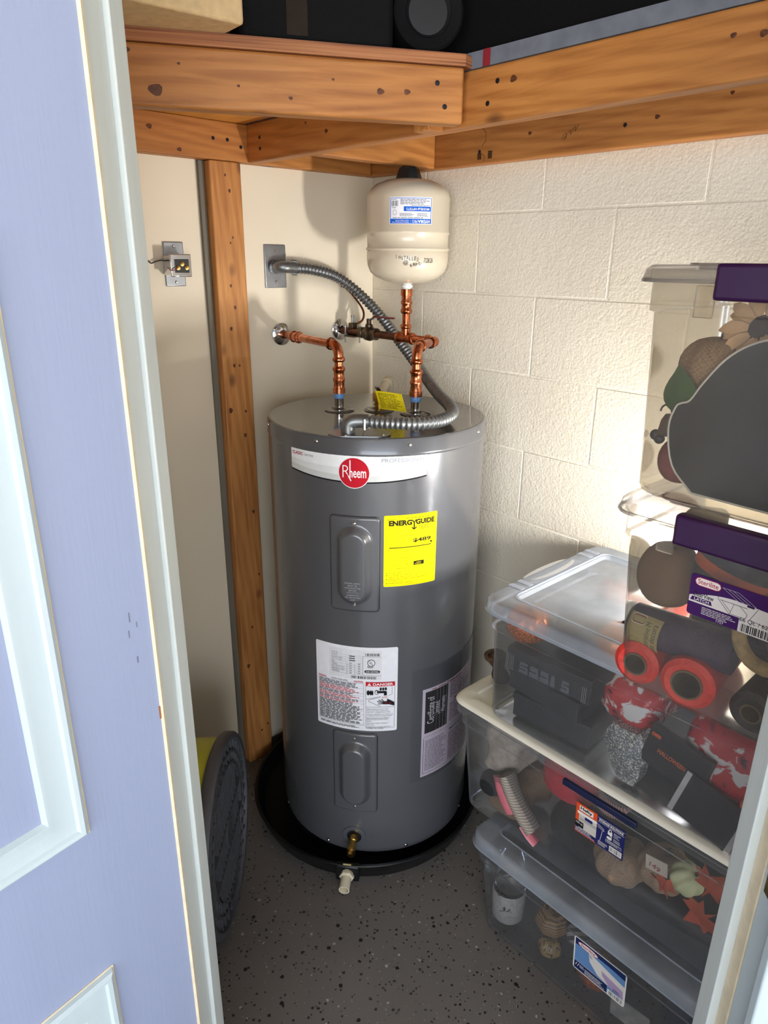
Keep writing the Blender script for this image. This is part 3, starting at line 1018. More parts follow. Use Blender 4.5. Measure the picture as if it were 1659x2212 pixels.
# danger box
x0, x1 = 0.625, 0.965
for X in (x0, x1):
    q.rect(K, U(X), Zz(0.045), U(X)+0.0005, Zz(0.60))
for Y in (0.045, 0.30):
    q.rect(K, U(x0), Zz(Y), U(x1), Zz(Y)+0.0005)
q.rect(RD, U(x0), Zz(0.555), U(x1)+0.0005, Zz(0.602))
q.poly((240, 240, 240), [(U(0.645), Zz(0.562)), (U(0.69), Zz(0.562)), (U(0.668), Zz(0.594))])
q.rect(RD, U(0.666), Zz(0.568), U(0.670), Zz(0.584))
q.text((240, 240, 240), 'DANGER', U(0.71), Zz(0.563), Wd*0.235, Hh*0.030, bold=0.02)
for cx_, w_ in ((0.655, 0.018), (0.685, 0.014), (0.705, 0.010)):
    q.disc(K, U(cx_), Zz(0.475), Wd*w_, Hh*0.028)
q.disc(K, U(0.755), Zz(0.482), Wd*0.024, Hh*0.026); q.disc(W_, U(0.755), Zz(0.482), Wd*0.018, Hh*0.020)
q.rect(K, U(0.755), Zz(0.473), U(0.86), Zz(0.497)); q.rect(K, U(0.838), Zz(0.445), U(0.872), Zz(0.492))
for cx_ in (0.80, 0.83, 0.86):
    q.disc(K, U(cx_), Zz(0.522), Wd*0.013, Hh*0.016)
q.text(RD, 'HOT', U(0.82), Zz(0.412), Wd*0.06, Hh*0.018)
q.line(K, [(U(x0), Zz(0.395)), (U(0.80), Zz(0.43))], 0.0005)
q.line(K, [(U(0.80), Zz(0.31)), (U(0.66), Zz(0.37)), (U(0.66), Zz(0.39)), (U(0.80), Zz(0.425))], 0.0006)
q.line(K, [(U(0.935), Zz(0.55)), (U(0.935), Zz(0.455)), (U(0.89), Zz(0.44))], 0.0005)
q.line(K, [(U(0.76), Zz(0.372)), (U(0.84), Zz(0.352))], 0.0016); q.line(K, [(U(0.775), Zz(0.39)), (U(0.845), Zz(0.36))], 0.0016)
q.line(K, [(U(0.77), Zz(0.342)), (U(0.84), Zz(0.345))], 0.0016); q.line(K, [(U(0.81), Zz(0.402)), (U(0.85), Zz(0.36))], 0.0016)
q.poly(K, [(U(0.83), Zz(0.338)), (U(0.90), Zz(0.335)), (U(0.962), Zz(0.315)), (U(0.962), Zz(0.355)), (U(0.90), Zz(0.39)), (U(0.875), Zz(0.40)), (U(0.88), Zz(0.375)), (U(0.835), Zz(0.368))])
q.poly(RD, [(U(0.83), Zz(0.36)), (U(0.90), Zz(0.36)), (U(0.93), Zz(0.345)), (U(0.86), Zz(0.35))])
for i, s_ in enumerate(('Water temperature over 125 F', '(52 C) can cause severe burns', 'instantly or death from scalds.', 'Children, disabled and elderly are', 'at highest risk of being scalded.', 'See instruction manual before', 'setting temperature at water', 'heater.', 'Feel water before bathing or', 'showering.', 'Temperature limiting valves are', 'available, see manual.')):
    q.text(K, s_, U(0.635), Zz(0.272-i*0.0195-0.006*((i > 2)+(i > 4)+(i > 7)+(i > 9))), Wd*0.0092*len(s_), Hh*0.0125)
q.done('white rating and danger label')

# plastic document pouch with the warranty certificate
a0 = -90; mp = cylmap(TC, TR, a0)
A = lambda d: rad(d-a0)*TR
pouch = Print('document_pouch', mp, wh)
pl = []
uu = [A(-112)+(A(-40)-A(-112))*i/14 for i in range(15)]
vs = [(u, z) for u in uu for z in (0.262, 0.618)]
o = mesh('document_pouch', [mp(u, v, 0.0016) for u, v in vs], [(2*i, 2*i+2, 2*i+3, 2*i+1) for i in range(14)], plastic_mat('pouch_film', (0.9, 0.9, 0.92), 0.05, 0.12), wh, smooth=True)
q = Print('warranty_certificate', mp, wh)
uL, uR, z0, z1 = A(-105.3), A(-46), 0.272, 0.552
Wd, Hh = uR-uL, z1-z0
MG = (120, 62, 92)
q.rect((222, 208, 220), uL, z0, uR, z1)
q.rect((26, 20, 22), U(0.03), Zz(0.50), U(0.30), Zz(0.965))
q.text((236, 232, 234), 'Certificate of', U(0.055), Zz(0.60), Wd*0.075, Hh*0.30, rot=90)
q.text((236, 232, 234), 'Limited', U(0.135), Zz(0.67), Wd*0.06, Hh*0.15, rot=90)
q.text((236, 232, 234), 'Warranty', U(0.21), Zz(0.67), Wd*0.07, Hh*0.18, rot=90)
q.text(MG, 'IMPORTANT', U(0.40), Zz(0.735), Wd*0.22, Hh*0.028, bold=0.02)
q.small(MG, U(0.33), Zz(0.78), Wd*0.62, Hh*0.20, 10, 31)
q.small(MG, U(0.33), Zz(0.51), Wd*0.62, Hh*0.21, 11, 32)
q.small((150, 40, 60), U(0.10), Zz(0.968), Wd*0.8, Hh*0.022, 1, 37)
q.rect(MG, U(0.03), Zz(0.46), U(0.97), Zz(0.463))
q.text(MG, 'IMPORTANTE', U(0.34), Zz(0.40), Wd*0.26, Hh*0.03, bold=0.02)
q.small((100, 90, 104), U(0.04), Zz(0.06), Wd*0.26, Hh*0.36, 20, 33)
q.small(MG, U(0.33), Zz(0.05), Wd*0.60, Hh*0.33, 17, 34)
q.rect((70, 60, 70), U(0.02), Zz(0.03), U(0.96), Zz(0.034)); q.rect((70, 60, 70), U(0.02), Zz(0.03), U(0.025), Zz(0.45))
q.line((60, 40, 56), [(U(0.50), Zz(0.95)), (U(0.495), Zz(0.75)), (U(0.47), Zz(0.55))], 0.0016)
q.done('warranty certificate in a clear pouch')

# drain valve and its ring
dp = tk(-143, 0.082); dnm = tn(-143)
lathe('drain_ring', [(0.0335, 0.0), (0.0335, 0.0015), (0.031, 0.0022), (0.021, 0.0018), (0.0205, 0.0)], TANKGREY, wh, dp+V((0, 0, 0.008)), dnm, 28)
lathe('drain_recess', [(0.0, 0.0006), (0.0205, 0.0006), (0.0205, 0.0)], BLACK, wh, dp+V((0, 0, 0.008)), dnm, 24)
dv = lathe('drain_valve', [(0.0125, 0.0), (0.0125, 0.014), (0.0105, 0.016), (0.0105, 0.028), (0.012, 0.03), (0.012, 0.042), (0.0085, 0.044), (0.0085, 0.055), (0.0, 0.056)], BRASS, wh, dp+V((0, 0, 0.008)), (dnm+V((0, 0, -0.35))).normalized(), 20)
lathe('drain_outlet', [(0.0105, 0.0), (0.0115, 0.010), (0.0115, 0.022), (0.0095, 0.023), (0.0095, 0.006), (0.0, 0.004)], BRASS, dv, dp+dnm*0.036+V((0, 0, 0.0)), (0, 0, -1), 18)

# top fittings
LN, RN, MN = V((-0.397, -0.3217)), V((-0.274, -0.4844)), V((-0.3155, -0.389))
for P in (LN, RN, MN):
    lathe('collar', [(0.0395, 0.0), (0.040, 0.0018), (0.036, 0.0040), (0.021, 0.0044), (0.0185, 0.0026), (0.0165, 0.0022)], TANKTOP, wh, (P.x, P.y, TZ1-0.0012), seg=32)
    lathe('collar_hole', [(0.0, 0.0019), (0.0185, 0.0019), (0.0185, 0.0)], BLACK, wh, (P.x, P.y, TZ1-0.0012), seg=24)
for P in (LN, RN):
    n_ = lathe('nipple', [(0.0125, 0.0), (0.0125, 0.034), (0.0135, 0.036)], CHROME, wh, (P.x, P.y, TZ1), seg=24)
    lathe('dielectric_liner', [(0.0130, 0.031), (0.0138, 0.033), (0.0138, 0.043), (0.0130, 0.0445)], BLUEPL, n_, (P.x, P.y, TZ1), seg=24)
# relief valve
rv = lathe('relief_valve', [(0.0115, 0.0), (0.0115, 0.012), (0.0145, 0.012), (0.0145, 0.017), (0.0125, 0.018), (0.0125, 0.022), (0.017, 0.024), (0.0175, 0.042), (0.0155, 0.047), (0.009, 0.050), (0.0, 0.051)], BRASS, wh, (MN.x, MN.y, TZ1), seg=24)
box('test_lever', (-0.006, -0.030, 0), (0.006, 0.016, 0.002), STEEL, rv, 0.0006, mw=Matrix.Translation((MN.x-0.004, MN.y, TZ1+0.054)) @ Matrix.Rotation(rad(-50), 4, 'Z') @ Matrix.Rotation(rad(-22), 4, 'X'))
p0 = V((MN.x+0.008, MN.y+0.006, TZ1+0.036)); p1 = V((-0.232, -0.325, TZ1+0.052))
pd = (p1-p0).normalized()
tube('discharge_pipe', [p0, p1], 0.0128, PVC, rv, 16)
lathe('pipe_elbow', [(0.0128, 0), (0.0158, 0.0), (0.0158, 0.026), (0.012, 0.032), (0, 0.033)], PVC, rv, p1-pd*0.004, pd, 20)
tube('pipe_drop', [p1+pd*0.016+V((0, 0, 0.004)), p1+pd*0.016+V((0, 0, -0.046))], 0.0148, PVC, rv, 16)
# yellow instruction tag hung on the valve, curling
tg = V((-0.362, -0.434, TZ1+0.042))
ux = V((0.67, -0.74, 0)).normalized(); vx = V((0.18, 0.18, 0.96)).normalized(); wx = ux.cross(vx)


def tagmap(u, v, h):
    sk = 0.30*v
    return tg+ux*(u-sk)+vx*(v-0.10*u)+wx*(h+0.006*math.sin(u*55))


tp = Print('instruction_tag', tagmap, rv)
n = 10
def tgrid(rgb, u0, u1, v0, v1):
    vs = [(u0+(u1-u0)*i/n, v) for i in range(n+1) for v in (v0, v1)]
    tp._add(rgb, vs, [(2*i, 2*i+2, 2*i+3, 2*i+1) for i in range(n)])
tgrid((236, 214, 24), 0, 0.068, -0.026, 0.020)
tp.small((40, 36, 10), 0.005, -0.022, 0.056, 0.038, 11, 21)
tp.done('yellow printed tag')
# junction cover plate with conduit elbow
JC = V((-0.527, -0.560, TZ1))
JM = Matrix.Translation(JC) @ Matrix.Rotation(rad(-43.5), 4, 'Z')
jl = [rrect(-0.072, 0.072, -0.040, 0.040, 0.034, z_) for z_ in (0.0, 0.0018)]
jc = loops('junction_cover', jl, STEEL, wh, capa=True, capb=True, mw=JM)
PW[jc.name] = JM
box('cover_seam', (0.008, -0.038, 0.0018), (0.0092, 0.038, 0.0022), BLACK, jc, mw=JM)
for x_, y_ in ((0.055, -0.022), (-0.030, -0.034)):
    screw(jc, JM @ V((x_, y_, 0.0018)), (0, 0, 1), 0.0038)
box('paper_sticker', (-0.012, -0.008, 0), (0.012, 0.008, 0.0004), ink((196, 190, 176)), wh, mw=Matrix.Translation((-0.236, -0.430, TZ1-0.001)) @ Matrix.Rotation(rad(-42), 4, 'Z'))

# ---------------------------------------------------------------- drain pan
pan = thing('drain_pan', (-0.368, -0.398, 0), 'round black plastic drain pan under the grey water heater', 'drain pan')
po = (-0.368, -0.398, 0)
lathe('pan_shell', [(0.0, 0.003), (0.318, 0.003), (0.322, 0.006), (0.341, 0.056), (0.349, 0.0575), (0.350, 0.055), (0.347, 0.053), (0.330, 0.002), (0.322, 0.0005), (0.0, 0.0005)], PANBLACK, pan, po, seg=96)
lathe('pan_floor_pad', [(0.0, 0.0295), (0.24, 0.0295), (0.25, 0.026), (0.25, 0.0035)], PANBLACK, pan, po, seg=48)
pa = rad(-139.2); pdir = V((math.cos(pa), math.sin(pa), 0))
pc = V(po)+pdir*0.336+V((0, 0, 0.026))
box('fitting_boss', (-0.006, -0.032, -0.024), (0.012, 0.032, 0.026), PANBLACK, pan, 0.004, mw=Matrix.Translation(pc) @ Matrix.Rotation(pa, 4, 'Z'))
fit = lathe('drain_fitting', [(0.0175, 0.0), (0.0175, 0.014), (0.0145, 0.015), (0.0145, 0.050), (0.0118, 0.050), (0.0112, 0.022), (0.0, 0.020)], PVC, pan, pc+pdir*0.010, pdir+V((0, 0, -0.12)), 24)
lathe('fitting_nut', [(0.0145, 0.0), (0.0195, 0.0), (0.0205, 0.003), (0.0205, 0.009), (0.0145, 0.011)], PVC, fit, pc+pdir*0.013, pdir+V((0, 0, -0.12)), 6, 20)
box('pan_sticker', (-0.0015, -0.011, -0.003), (0.0008, 0.011, 0.003), ink((190, 180, 120)), pan, mw=Matrix.Translation(V(po)+pdir*0.3472+V((0, 0, 0.0575))) @ Matrix.Rotation(pa, 4, 'Z'))

# ---------------------------------------------------------------- copper lines
def pipe(parent, pts, r=0.0111, mat=None, name='pipe'):
    return tube(name, pts, r, mat or COPPER, parent, 18)


def coupling(parent, c, ax, L=0.036, r=0.0135, mat=None):
    """press fitting: sleeve with a rolled bead at each end"""
    h = L/2
    return lathe('press_coupling', [(0.0111, -h), (r, -h+0.0005), (r+0.0004, -h+0.002), (r+0.0026, -h+0.004), (r+0.0030, -h+0.0065), (r+0.0022, -h+0.009), (r, -h+0.011),
                                     (r-0.0006, 0), (r, h-0.011), (r+0.0022, h-0.009), (r+0.0030, h-0.0065), (r+0.0026, h-0.004), (r+0.0004, h-0.002), (r, h-0.0005), (0.0111, h)], mat or COPPER, parent, c, ax, 24)


def bead(parent, c, ax, r=0.0135):
    return lathe('fitting_bead', [(r, -0.006), (r+0.0028, -0.003), (r+0.0032, 0.0), (r+0.0028, 0.003), (r, 0.006)], COPPER, parent, c, ax, 24)


def escutcheon(parent, x, z):
    lathe('escutcheon', [(0.0125, 0.012), (0.016, 0.0115), (0.025, 0.0085), (0.0315, 0.0045), (0.0325, 0.0), (0.0, 0.0)], CHROME, parent, (x, -0.0005, z), (0, -1, 0), 36)


ZP = 1.397
hot = thing('copper_pipe_line', (LN.x, LN.y, ZP), 'copper hot water line from the left chrome escutcheon down to the tank top', 'copper pipe')
escutcheon(hot, -0.357, ZP)
e0 = V((-0.357, -0.004, ZP)); ec = V((LN.x, LN.y, ZP))
hd = (ec-e0).normalized()
B = 0.030
pipe(hot, [e0, ec-hd*B])
tube('elbow', arc(ec-hd*B-V((0, 0, B)), V((0, 0, B)), hd*B, 10), 0.0128, COPPER, hot, 18)
coupling(hot, e0+hd*0.092, hd, 0.040)
bead(hot, ec-hd*(B+0.008), hd)
bead(hot, ec-V((0, 0, B+0.006)), (0, 0, 1))
pipe(hot, [ec-V((0, 0, B)), V((LN.x, LN.y, 1.3))], name='pipe')
lathe('threaded_adapter', [(0.0111, 0.070), (0.0138, 0.069), (0.0165, 0.065), (0.0168, 0.061), (0.0138, 0.056), (0.0135, 0.042), (0.0160, 0.038), (0.0160, 0.034), (0.0140, 0.028), (0.0145, 0.014), (0.0165, 0.013), (0.0165, 0.0), (0.0, 0.0)], COPPER, hot, (LN.x, LN.y, 1.2738), seg=24)

cold = thing('copper_pipe_line', (RN.x, RN.y, ZP), 'copper cold water line with tee and shutoff valve from the right chrome escutcheon', 'copper pipe')
cx = -0.137
escutcheon(cold, cx, ZP+0.001)
pipe(cold, [(cx, -0.004, ZP), (cx, -0.128, ZP)], 0.0115, OLDCOPPER, 'tarnished_pipe')
pipe(cold, [(cx, -0.128, ZP), (cx, -0.275, ZP)], 0.0111, OLDCOPPER, 'tarnished_pipe')
pipe(cold, [(cx, -0.275, ZP), (cx, -0.386, ZP)])
# tee
tb = lathe('tee_body', [(0.0111, -0.034), (0.0135, -0.0335), (0.0166, -0.029), (0.0166, -0.025), (0.0135, -0.021), (0.0132, 0.021), (0.0166, 0.025), (0.0166, 0.029), (0.0135, 0.0335), (0.0111, 0.034)], COPPER, cold, (cx, -0.300, ZP), (0, -1, 0), 24)
lathe('tee_branch', [(0.0132, 0.0), (0.0132, 0.026), (0.0166, 0.030), (0.0166, 0.034), (0.0135, 0.038), (0.0111, 0.0385)], COPPER, tb, (cx, -0.300, ZP), (0, 0, 1), 24)
pipe(cold, [(cx, -0.300, ZP+0.036), (cx, -0.300, ZP+0.095)], name='riser')
lathe('riser_adapter', [(0.0111, 0.0), (0.0138, 0.001), (0.0165, 0.006), (0.0165, 0.010), (0.0138, 0.014), (0.0136, 0.024), (0.0162, 0.028), (0.0162, 0.032), (0.0140, 0.036), (0.0142, 0.048), (0.0165, 0.049), (0.0165, 0.066), (0.0, 0.066)], COPPER, cold, (cx, -0.300, ZP+0.066), seg=24)
# turn from the wall run to the tank inlet
c1 = V((cx, -0.410, ZP)); c2 = V((RN.x, RN.y, ZP+0.002))
td = (c2-c1).normalized(); B2 = 0.022
tube('elbow', catmull([V((cx, -0.384, ZP)), c1+V((0.001, 0.012, 0)), c1+(td-V((0, 1, 0)))*0.004, c1+td*0.014, c1+td*0.026], 6), 0.0132, COPPER, cold, 18)
bead(cold, V((cx, -0.388, ZP)), (0, 1, 0)); bead(cold, c1+td*0.030, td)
pipe(cold, [c1+td*0.02, c2-td*B])
bead(cold, c2-td*(B+0.002), td)
tube('elbow', arc(c2-td*B-V((0, 0, B)), V((0, 0, B)), td*B, 10), 0.0128, COPPER, cold, 18)
bead(cold, c2-V((0, 0, B+0.006)), (0, 0, 1))
pipe(cold, [c2-V((0, 0, B)), V((RN.x, RN.y, 1.3))])
lathe('threaded_adapter', [(0.0111, 0.070), (0.0138, 0.069), (0.0165, 0.065), (0.0168, 0.061), (0.0138, 0.056), (0.0135, 0.042), (0.0160, 0.038), (0.0160, 0.034), (0.0140, 0.028), (0.0145, 0.014), (0.0165, 0.013), (0.0165, 0.0), (0.0, 0.0)], COPPER, cold, (RN.x, RN.y, 1.2738), seg=24)
# saddle valve with its thin copper tube
sv = box('saddle_valve', (cx-0.010, -0.074, ZP+0.008), (cx+0.010, -0.054, ZP+0.026), DARKBRASS, cold, 0.003)
lathe('valve_spindle', [(0.0035, 0.0), (0.0035, 0.016), (0.0055, 0.017), (0.0055, 0.021), (0.003, 0.022), (0.0, 0.0225)], STEEL, sv, (cx, -0.064, ZP+0.026), seg=12)
for y_, x_ in ((-0.046, cx-0.015), (-0.082, cx+0.012)):
    tube('clamp_bolt', [(x_, y_, ZP+0.012), (x_, y_, ZP-0.034)], 0.0022, GALV, sv, 8)
    lathe('bolt_head', [(0.0055, 0), (0.0055, 0.004), (0.0, 0.0045)], STEEL, sv, (x_, y_, ZP+0.012), seg=12)
box('clamp_bracket', (cx-0.018, -0.088, ZP-0.016), (cx+0.016, -0.042, ZP-0.011), DARKBRASS, sv, 0.002)
tube('capillary_tube', catmull([(cx+0.008, -0.066, ZP+0.02), (cx+0.026, -0.080, ZP+0.034), (cx+0.036, -0.070, ZP+0.062), (cx+0.022, -0.045, ZP+0.10), (cx+0.010, -0.02, ZP+0.125), (cx+0.008, -0.002, ZP+0.13)], 8), 0.0032, OLDCOPPER, sv, 10)
# shutoff ball valve with red lever
bv = lathe('ball_valve', [(0.0115, -0.036), (0.0165, -0.036), (0.0165, -0.022), (0.0135, -0.020), (0.0150, -0.014), (0.021, -0.009), (0.022, 0.006), (0.017, 0.012), (0.0145, 0.018), (0.0175, 0.020), (0.0175, 0.034), (0.0115, 0.034)], DARKBRASS, cold, (cx, -0.140, ZP), (0, -1, 0), 24)
lathe('valve_stem', [(0.011, 0.0), (0.011, 0.010), (0.0075, 0.012), (0.0075, 0.026), (0.0, 0.0265)], DARKBRASS, bv, (cx, -0.140, ZP+0.016), seg=16)
tube('lever', catmull([(cx, -0.136, ZP+0.041), (cx, -0.150, ZP+0.041), (cx, -0.166, ZP+0.049), (cx, -0.180, ZP+0.0495)], 5), 0.007, STEEL, bv, 10, flat=0.35)
tube('lever_grip', [(cx, -0.166, ZP+0.050), (cx, -0.245, ZP+0.050)], 0.0085, REDPL, bv, 12, flat=0.32)

# ---------------------------------------------------------------- expansion tank
EX = (cx, -0.300)
ex = thing('expansion_tank', (EX[0], EX[1], 1.53), 'beige thermal expansion tank upside down above the copper tee', 'expansion tank')
ER = 0.1105
prof = [(0.0, 1.5435), (0.030, 1.544), (0.062, 1.550), (0.086, 1.560), (0.101, 1.573), (0.1085, 1.590), (ER, 1.604), (ER, 1.626), (ER-0.001, 1.6275), (ER+0.0022, 1.6295), (ER+0.0028, 1.632), (ER+0.0016, 1.6345), (ER-0.001, 1.637), (ER-0.001, 1.668), (ER+0.0012, 1.6705), (ER+0.0016, 1.674), (ER, 1.6765),
        (ER, 1.757), (0.1075, 1.770), (0.100, 1.781), (0.086, 1.792), (0.060, 1.8015), (0.030, 1.806), (0.0, 1.807)]
lathe('tank_shell', prof, BEIGE, ex, (EX[0], EX[1], 0), seg=72, smooth=60)
lathe('air_valve_cap', [(0.0, 0.028), (0.022, 0.028), (0.026, 0.024), (0.034, 0.002), (0.034, -0.004)], BLACK, ex, (EX[0], EX[1], 1.806), seg=8, smooth=20)
lathe('threaded_stub', [(0.0125, 0.0), (0.0125, 0.006), (0.016, 0.007), (0.016, 0.013), (0.0135, 0.014), (0.0135, 0.020)], M('white_pipe_tape', (226, 226, 224), 0.5), ex, (EX[0], EX[1], 1.5265), seg=20)
a0 = -130; mp = cylmap(EX, ER, a0)
uL, uR, z0, z1 = rad(-159-a0)*ER, rad(-101-a0)*ER, 1.691, 1.7547
Wd, Hh = uR-uL, z1-z0
q = Print('tank_label', mp, ex, 0.006)
BL, WH, K = (20, 98, 206), (240, 240, 246), (40, 50, 70)
q.rrect(WH, uL, z0, uR, z1, 0.0015)
q.rect(BL, U(0.015), Zz(0.02), U(0.985), Zz(0.965)); q.rect(WH, U(0.03), Zz(0.20), U(0.97), Zz(0.945))
T = lambda s_, u0, v0, w_, h_, c_=K, bd=0.0: q.text(c_, s_, U(u0), Zz(v0), Wd*w_, Hh*h_, bold=bd, rot=180)
T('HYDRA', 0.66, 0.045, 0.29, 0.115, WH, 0.04)
T('PRO', 0.525, 0.045, 0.125, 0.115, WH)
q.rect(WH, U(0.49), Zz(0.05), U(0.493), Zz(0.16))
T('THERMAL EXPANSION TANK', 0.06, 0.045, 0.40, 0.045, WH); T('FOR POTABLE WATER', 0.14, 0.11, 0.31, 0.045, WH)
q.small(K, U(0.08), Zz(0.215), Wd*0.87, Hh*0.05, 1, 71)
q.small(K, U(0.24), Zz(0.28), Wd*0.36, Hh*0.14, 3, 72); q.small(K, U(0.64), Zz(0.28), Wd*0.31, Hh*0.14, 3, 73)
q.rect(BL, U(0.335), Zz(0.475), U(0.965), Zz(0.65))
T('MODEL# HPTET2', 0.39, 0.51, 0.54, 0.095, WH, 0.02)
q.small(K, U(0.50), Zz(0.665), Wd*0.46, Hh*0.045, 1, 74)
q.small(K, U(0.255), Zz(0.72), Wd*0.70, Hh*0.215, 4, 75)
q.bars(U(0.05), Zz(0.66), Wd*0.16, Hh*0.20, 13, 5); q.small(K, U(0.045), Zz(0.885), Wd*0.17, Hh*0.04, 1, 9); q.small(K, U(0.06), Zz(0.585), Wd*0.13, Hh*0.05, 2, 10)
q.line(K, [(U(0.09), Zz(0.50)), (U(0.09), Zz(0.34)), (U(0.165), Zz(0.34)), (U(0.165), Zz(0.48)), (U(0.125), Zz(0.54)), (U(0.09), Zz(0.50))], 0.0006)
q.done('blue and white label printed upside down')
q = Print('handwriting', mp, ex, 0.004)
PN = (44, 38, 36)
u0 = rad(-149-a0)*ER
for i, ch in enumerate('INSTALLED'):
    q.text(PN, ch, u0+0.0068*i, 1.6065+0.0010*math.sin(i*2.1)-0.00006*i*i+0.002*(i == 0), 0.0048 if ch != 'I' else 0.0009, 0.0085+0.001*math.cos(i*1.7), shear=0.12)
q.text(PN, '7/28/26', u0+0.072, 1.5985, 0.027, 0.0115, shear=0.1)
q.text(PN, '@', u0+0.019, 1.592, 0.013, 0.013)
for i, ch in enumerate('68PSI'):
    q.text(PN, ch, u0+0.037+0.0072*i, 1.588+0.0014*(i % 2)+0.0008*i, 0.0052 if ch != 'I' else 0.0009, 0.0080)
q.done('handwritten black marker note')

# ---------------------------------------------------------------- electrical
plate = thing('junction_plate', (-0.37, 0, 1.584), 'steel wall plate with the flexible conduit elbow, right of the pine stud', 'wall plate')
box('cover_plate', (-0.4045, -0.005, 1.5265), (-0.334, -0.0005, 1.642), STEEL, plate, 0.002)
for z_ in (1.626, 1.5425):
    screw(plate, (-0.369, -0.0048, z_), (0, -1, 0), 0.004)
lathe('conduit_locknut', [(0.017, 0.0), (0.0185, 0.002), (0.0185, 0.010), (0.015, 0.012), (0.015, 0.014)], GALV, plate, (-0.375, -0.005, 1.583), (0, -1, 0), 16)

cond = thing('flexible_conduit', (-0.527, -0.560, TZ1), 'grey ribbed metal conduit arching from the wall plate to the tank top', 'conduit')
path = [(-0.332, -0.040, 1.5815), (-0.27, -0.046, 1.576), (-0.2, -0.054, 1.559), (-0.150, -0.075, 1.527), (-0.114, -0.12, 1.478), (-0.098, -0.17, 1.43), (-0.095, -0.223, 1.384), (-0.097, -0.308, 1.318),
        (-0.130, -0.39, 1.283), (-0.188, -0.488, 1.266), (-0.236, -0.567, 1.259), (-0.295, -0.634, 1.2565), (-0.36, -0.666, 1.2555), (-0.415, -0.668, 1.256), (-0.455, -0.650, 1.257), (-0.488, -0.619, 1.258), (-0.520, -0.578, 1.259)]
pts = resample(catmull(path, 24), 0.0115/6)
tube('ribbed_tube', pts, lambda i: 0.0142+0.0018*math.sin(2*PI*i/6), GALV, cond, 14, smooth=80)
el0 = catmull([(-0.375, -0.010, 1.583), (-0.374, -0.030, 1.5832), (-0.362, -0.040, 1.583), (-0.345, -0.041, 1.5825), (-0.328, -0.041, 1.581)], 5)
tube('wall_elbow', el0, lambda i: 0.0162, GALV, cond, 16)
for z_ in (0.0165, -0.0165):
    tube('clamp_screw', [(-0.338, -0.040, 1.582+z_), (-0.326, -0.046, 1.581+z_)], 0.0045, GALV, cond, 10)
tube('tank_elbow', catmull([(-0.551, -0.547, TZ1+0.002), (-0.551, -0.547, TZ1+0.018), (-0.547, -0.551, TZ1+0.027), (-0.534, -0.563, TZ1+0.030), (-0.518, -0.580, TZ1+0.030)], 5), 0.0162, GALV, cond, 16)
for s_ in (-1, 1):
    tube('clamp_screw', [V((-0.523, -0.574, TZ1+0.028))+V((0.72, 0.69, 0))*0.016*s_+V((0, 0, 0.010)), V((-0.523, -0.574, TZ1+0.028))+V((0.72, 0.69, 0))*0.016*s_-V((0, 0, 0.014))], 0.0038, ZINC, cond, 10)

tr = thing('doorbell_transformer', (-0.674, 0, 1.59), 'small boxy steel transformer on a plate, left of the pine stud', 'transformer')
box('cover_plate', (-0.7015, -0.005, 1.536), (-0.6475, -0.0005, 1.643), STEEL, tr, 0.002)
for z_ in (1.633, 1.546):
    screw(tr, (-0.674, -0.0048, z_), (0, -1, 0), 0.0038)
box('transformer_case', (-0.706, -0.046, 1.563), (-0.656, -0.005, 1.611), CHROME, tr, 0.003)
box('terminal_flange', (-0.709, -0.052, 1.560), (-0.653, -0.046, 1.614), CHROME, tr, 0.002)
tbk = box('terminal_board', (-0.6975, -0.056, 1.570), (-0.6615, -0.0515, 1.602), BLACK, tr, 0.001)
for x_, z_ in ((-0.691, 1.582), (-0.680, 1.591), (-0.668, 1.582)):
    lathe('terminal_screw', [(0.0055, 0.0), (0.0055, 0.002), (0.0035, 0.0025), (0.0035, 0.006), (0.0, 0.0065)], BRASS, tbk, (x_, -0.0558, z_), (0, -1, 0), 12)
tube('wire', catmull([(-0.743, -0.0015, 1.598), (-0.738, -0.006, 1.592), (-0.728, -0.012, 1.596), (-0.715, -0.016, 1.599), (-0.704, -0.02, 1.597)], 6), 0.0014, BLACK, tr, 8)
tube('wire', catmull([(-0.694, -0.060, 1.584), (-0.702, -0.062, 1.578), (-0.711, -0.055, 1.576), (-0.7115, -0.04, 1.583)], 6), 0.0011, M('red_wire', (150, 60, 56), 0.5), tr, 8)
# cable entry hole
from mathutils import noise as mnoise

# ---------------------------------------------------------------- things stored on the overhead shelf
FOAM = M('cream_foam', (216, 186, 140), 0.9, nscale=60, nvar=0.10, bump=0.5, bscale=120)
BLACKFAB = M('black_fabric', (9, 9, 10), 0.8, nscale=200, nvar=0.3, bump=0.15, bscale=500, spec=0.2)
DZ = zt0+0.0195
fm = Matrix.Translation((-0.853, -0.674, DZ)) @ Matrix.Rotation(rad(-3.5), 4, 'Z')
foam = tag(box('foam_block', (-0.34, 0.0, 0.0), (0.0, 0.20, 0.28), FOAM, None, 0.006, mw=fm), 'cream foam block overhanging the left front edge of the overhead shelf', 'foam block')


def fpt(s_, back, z):
    p = fb0+fdir*s_+fnorm*back
    return V((p.x, p.y, z))


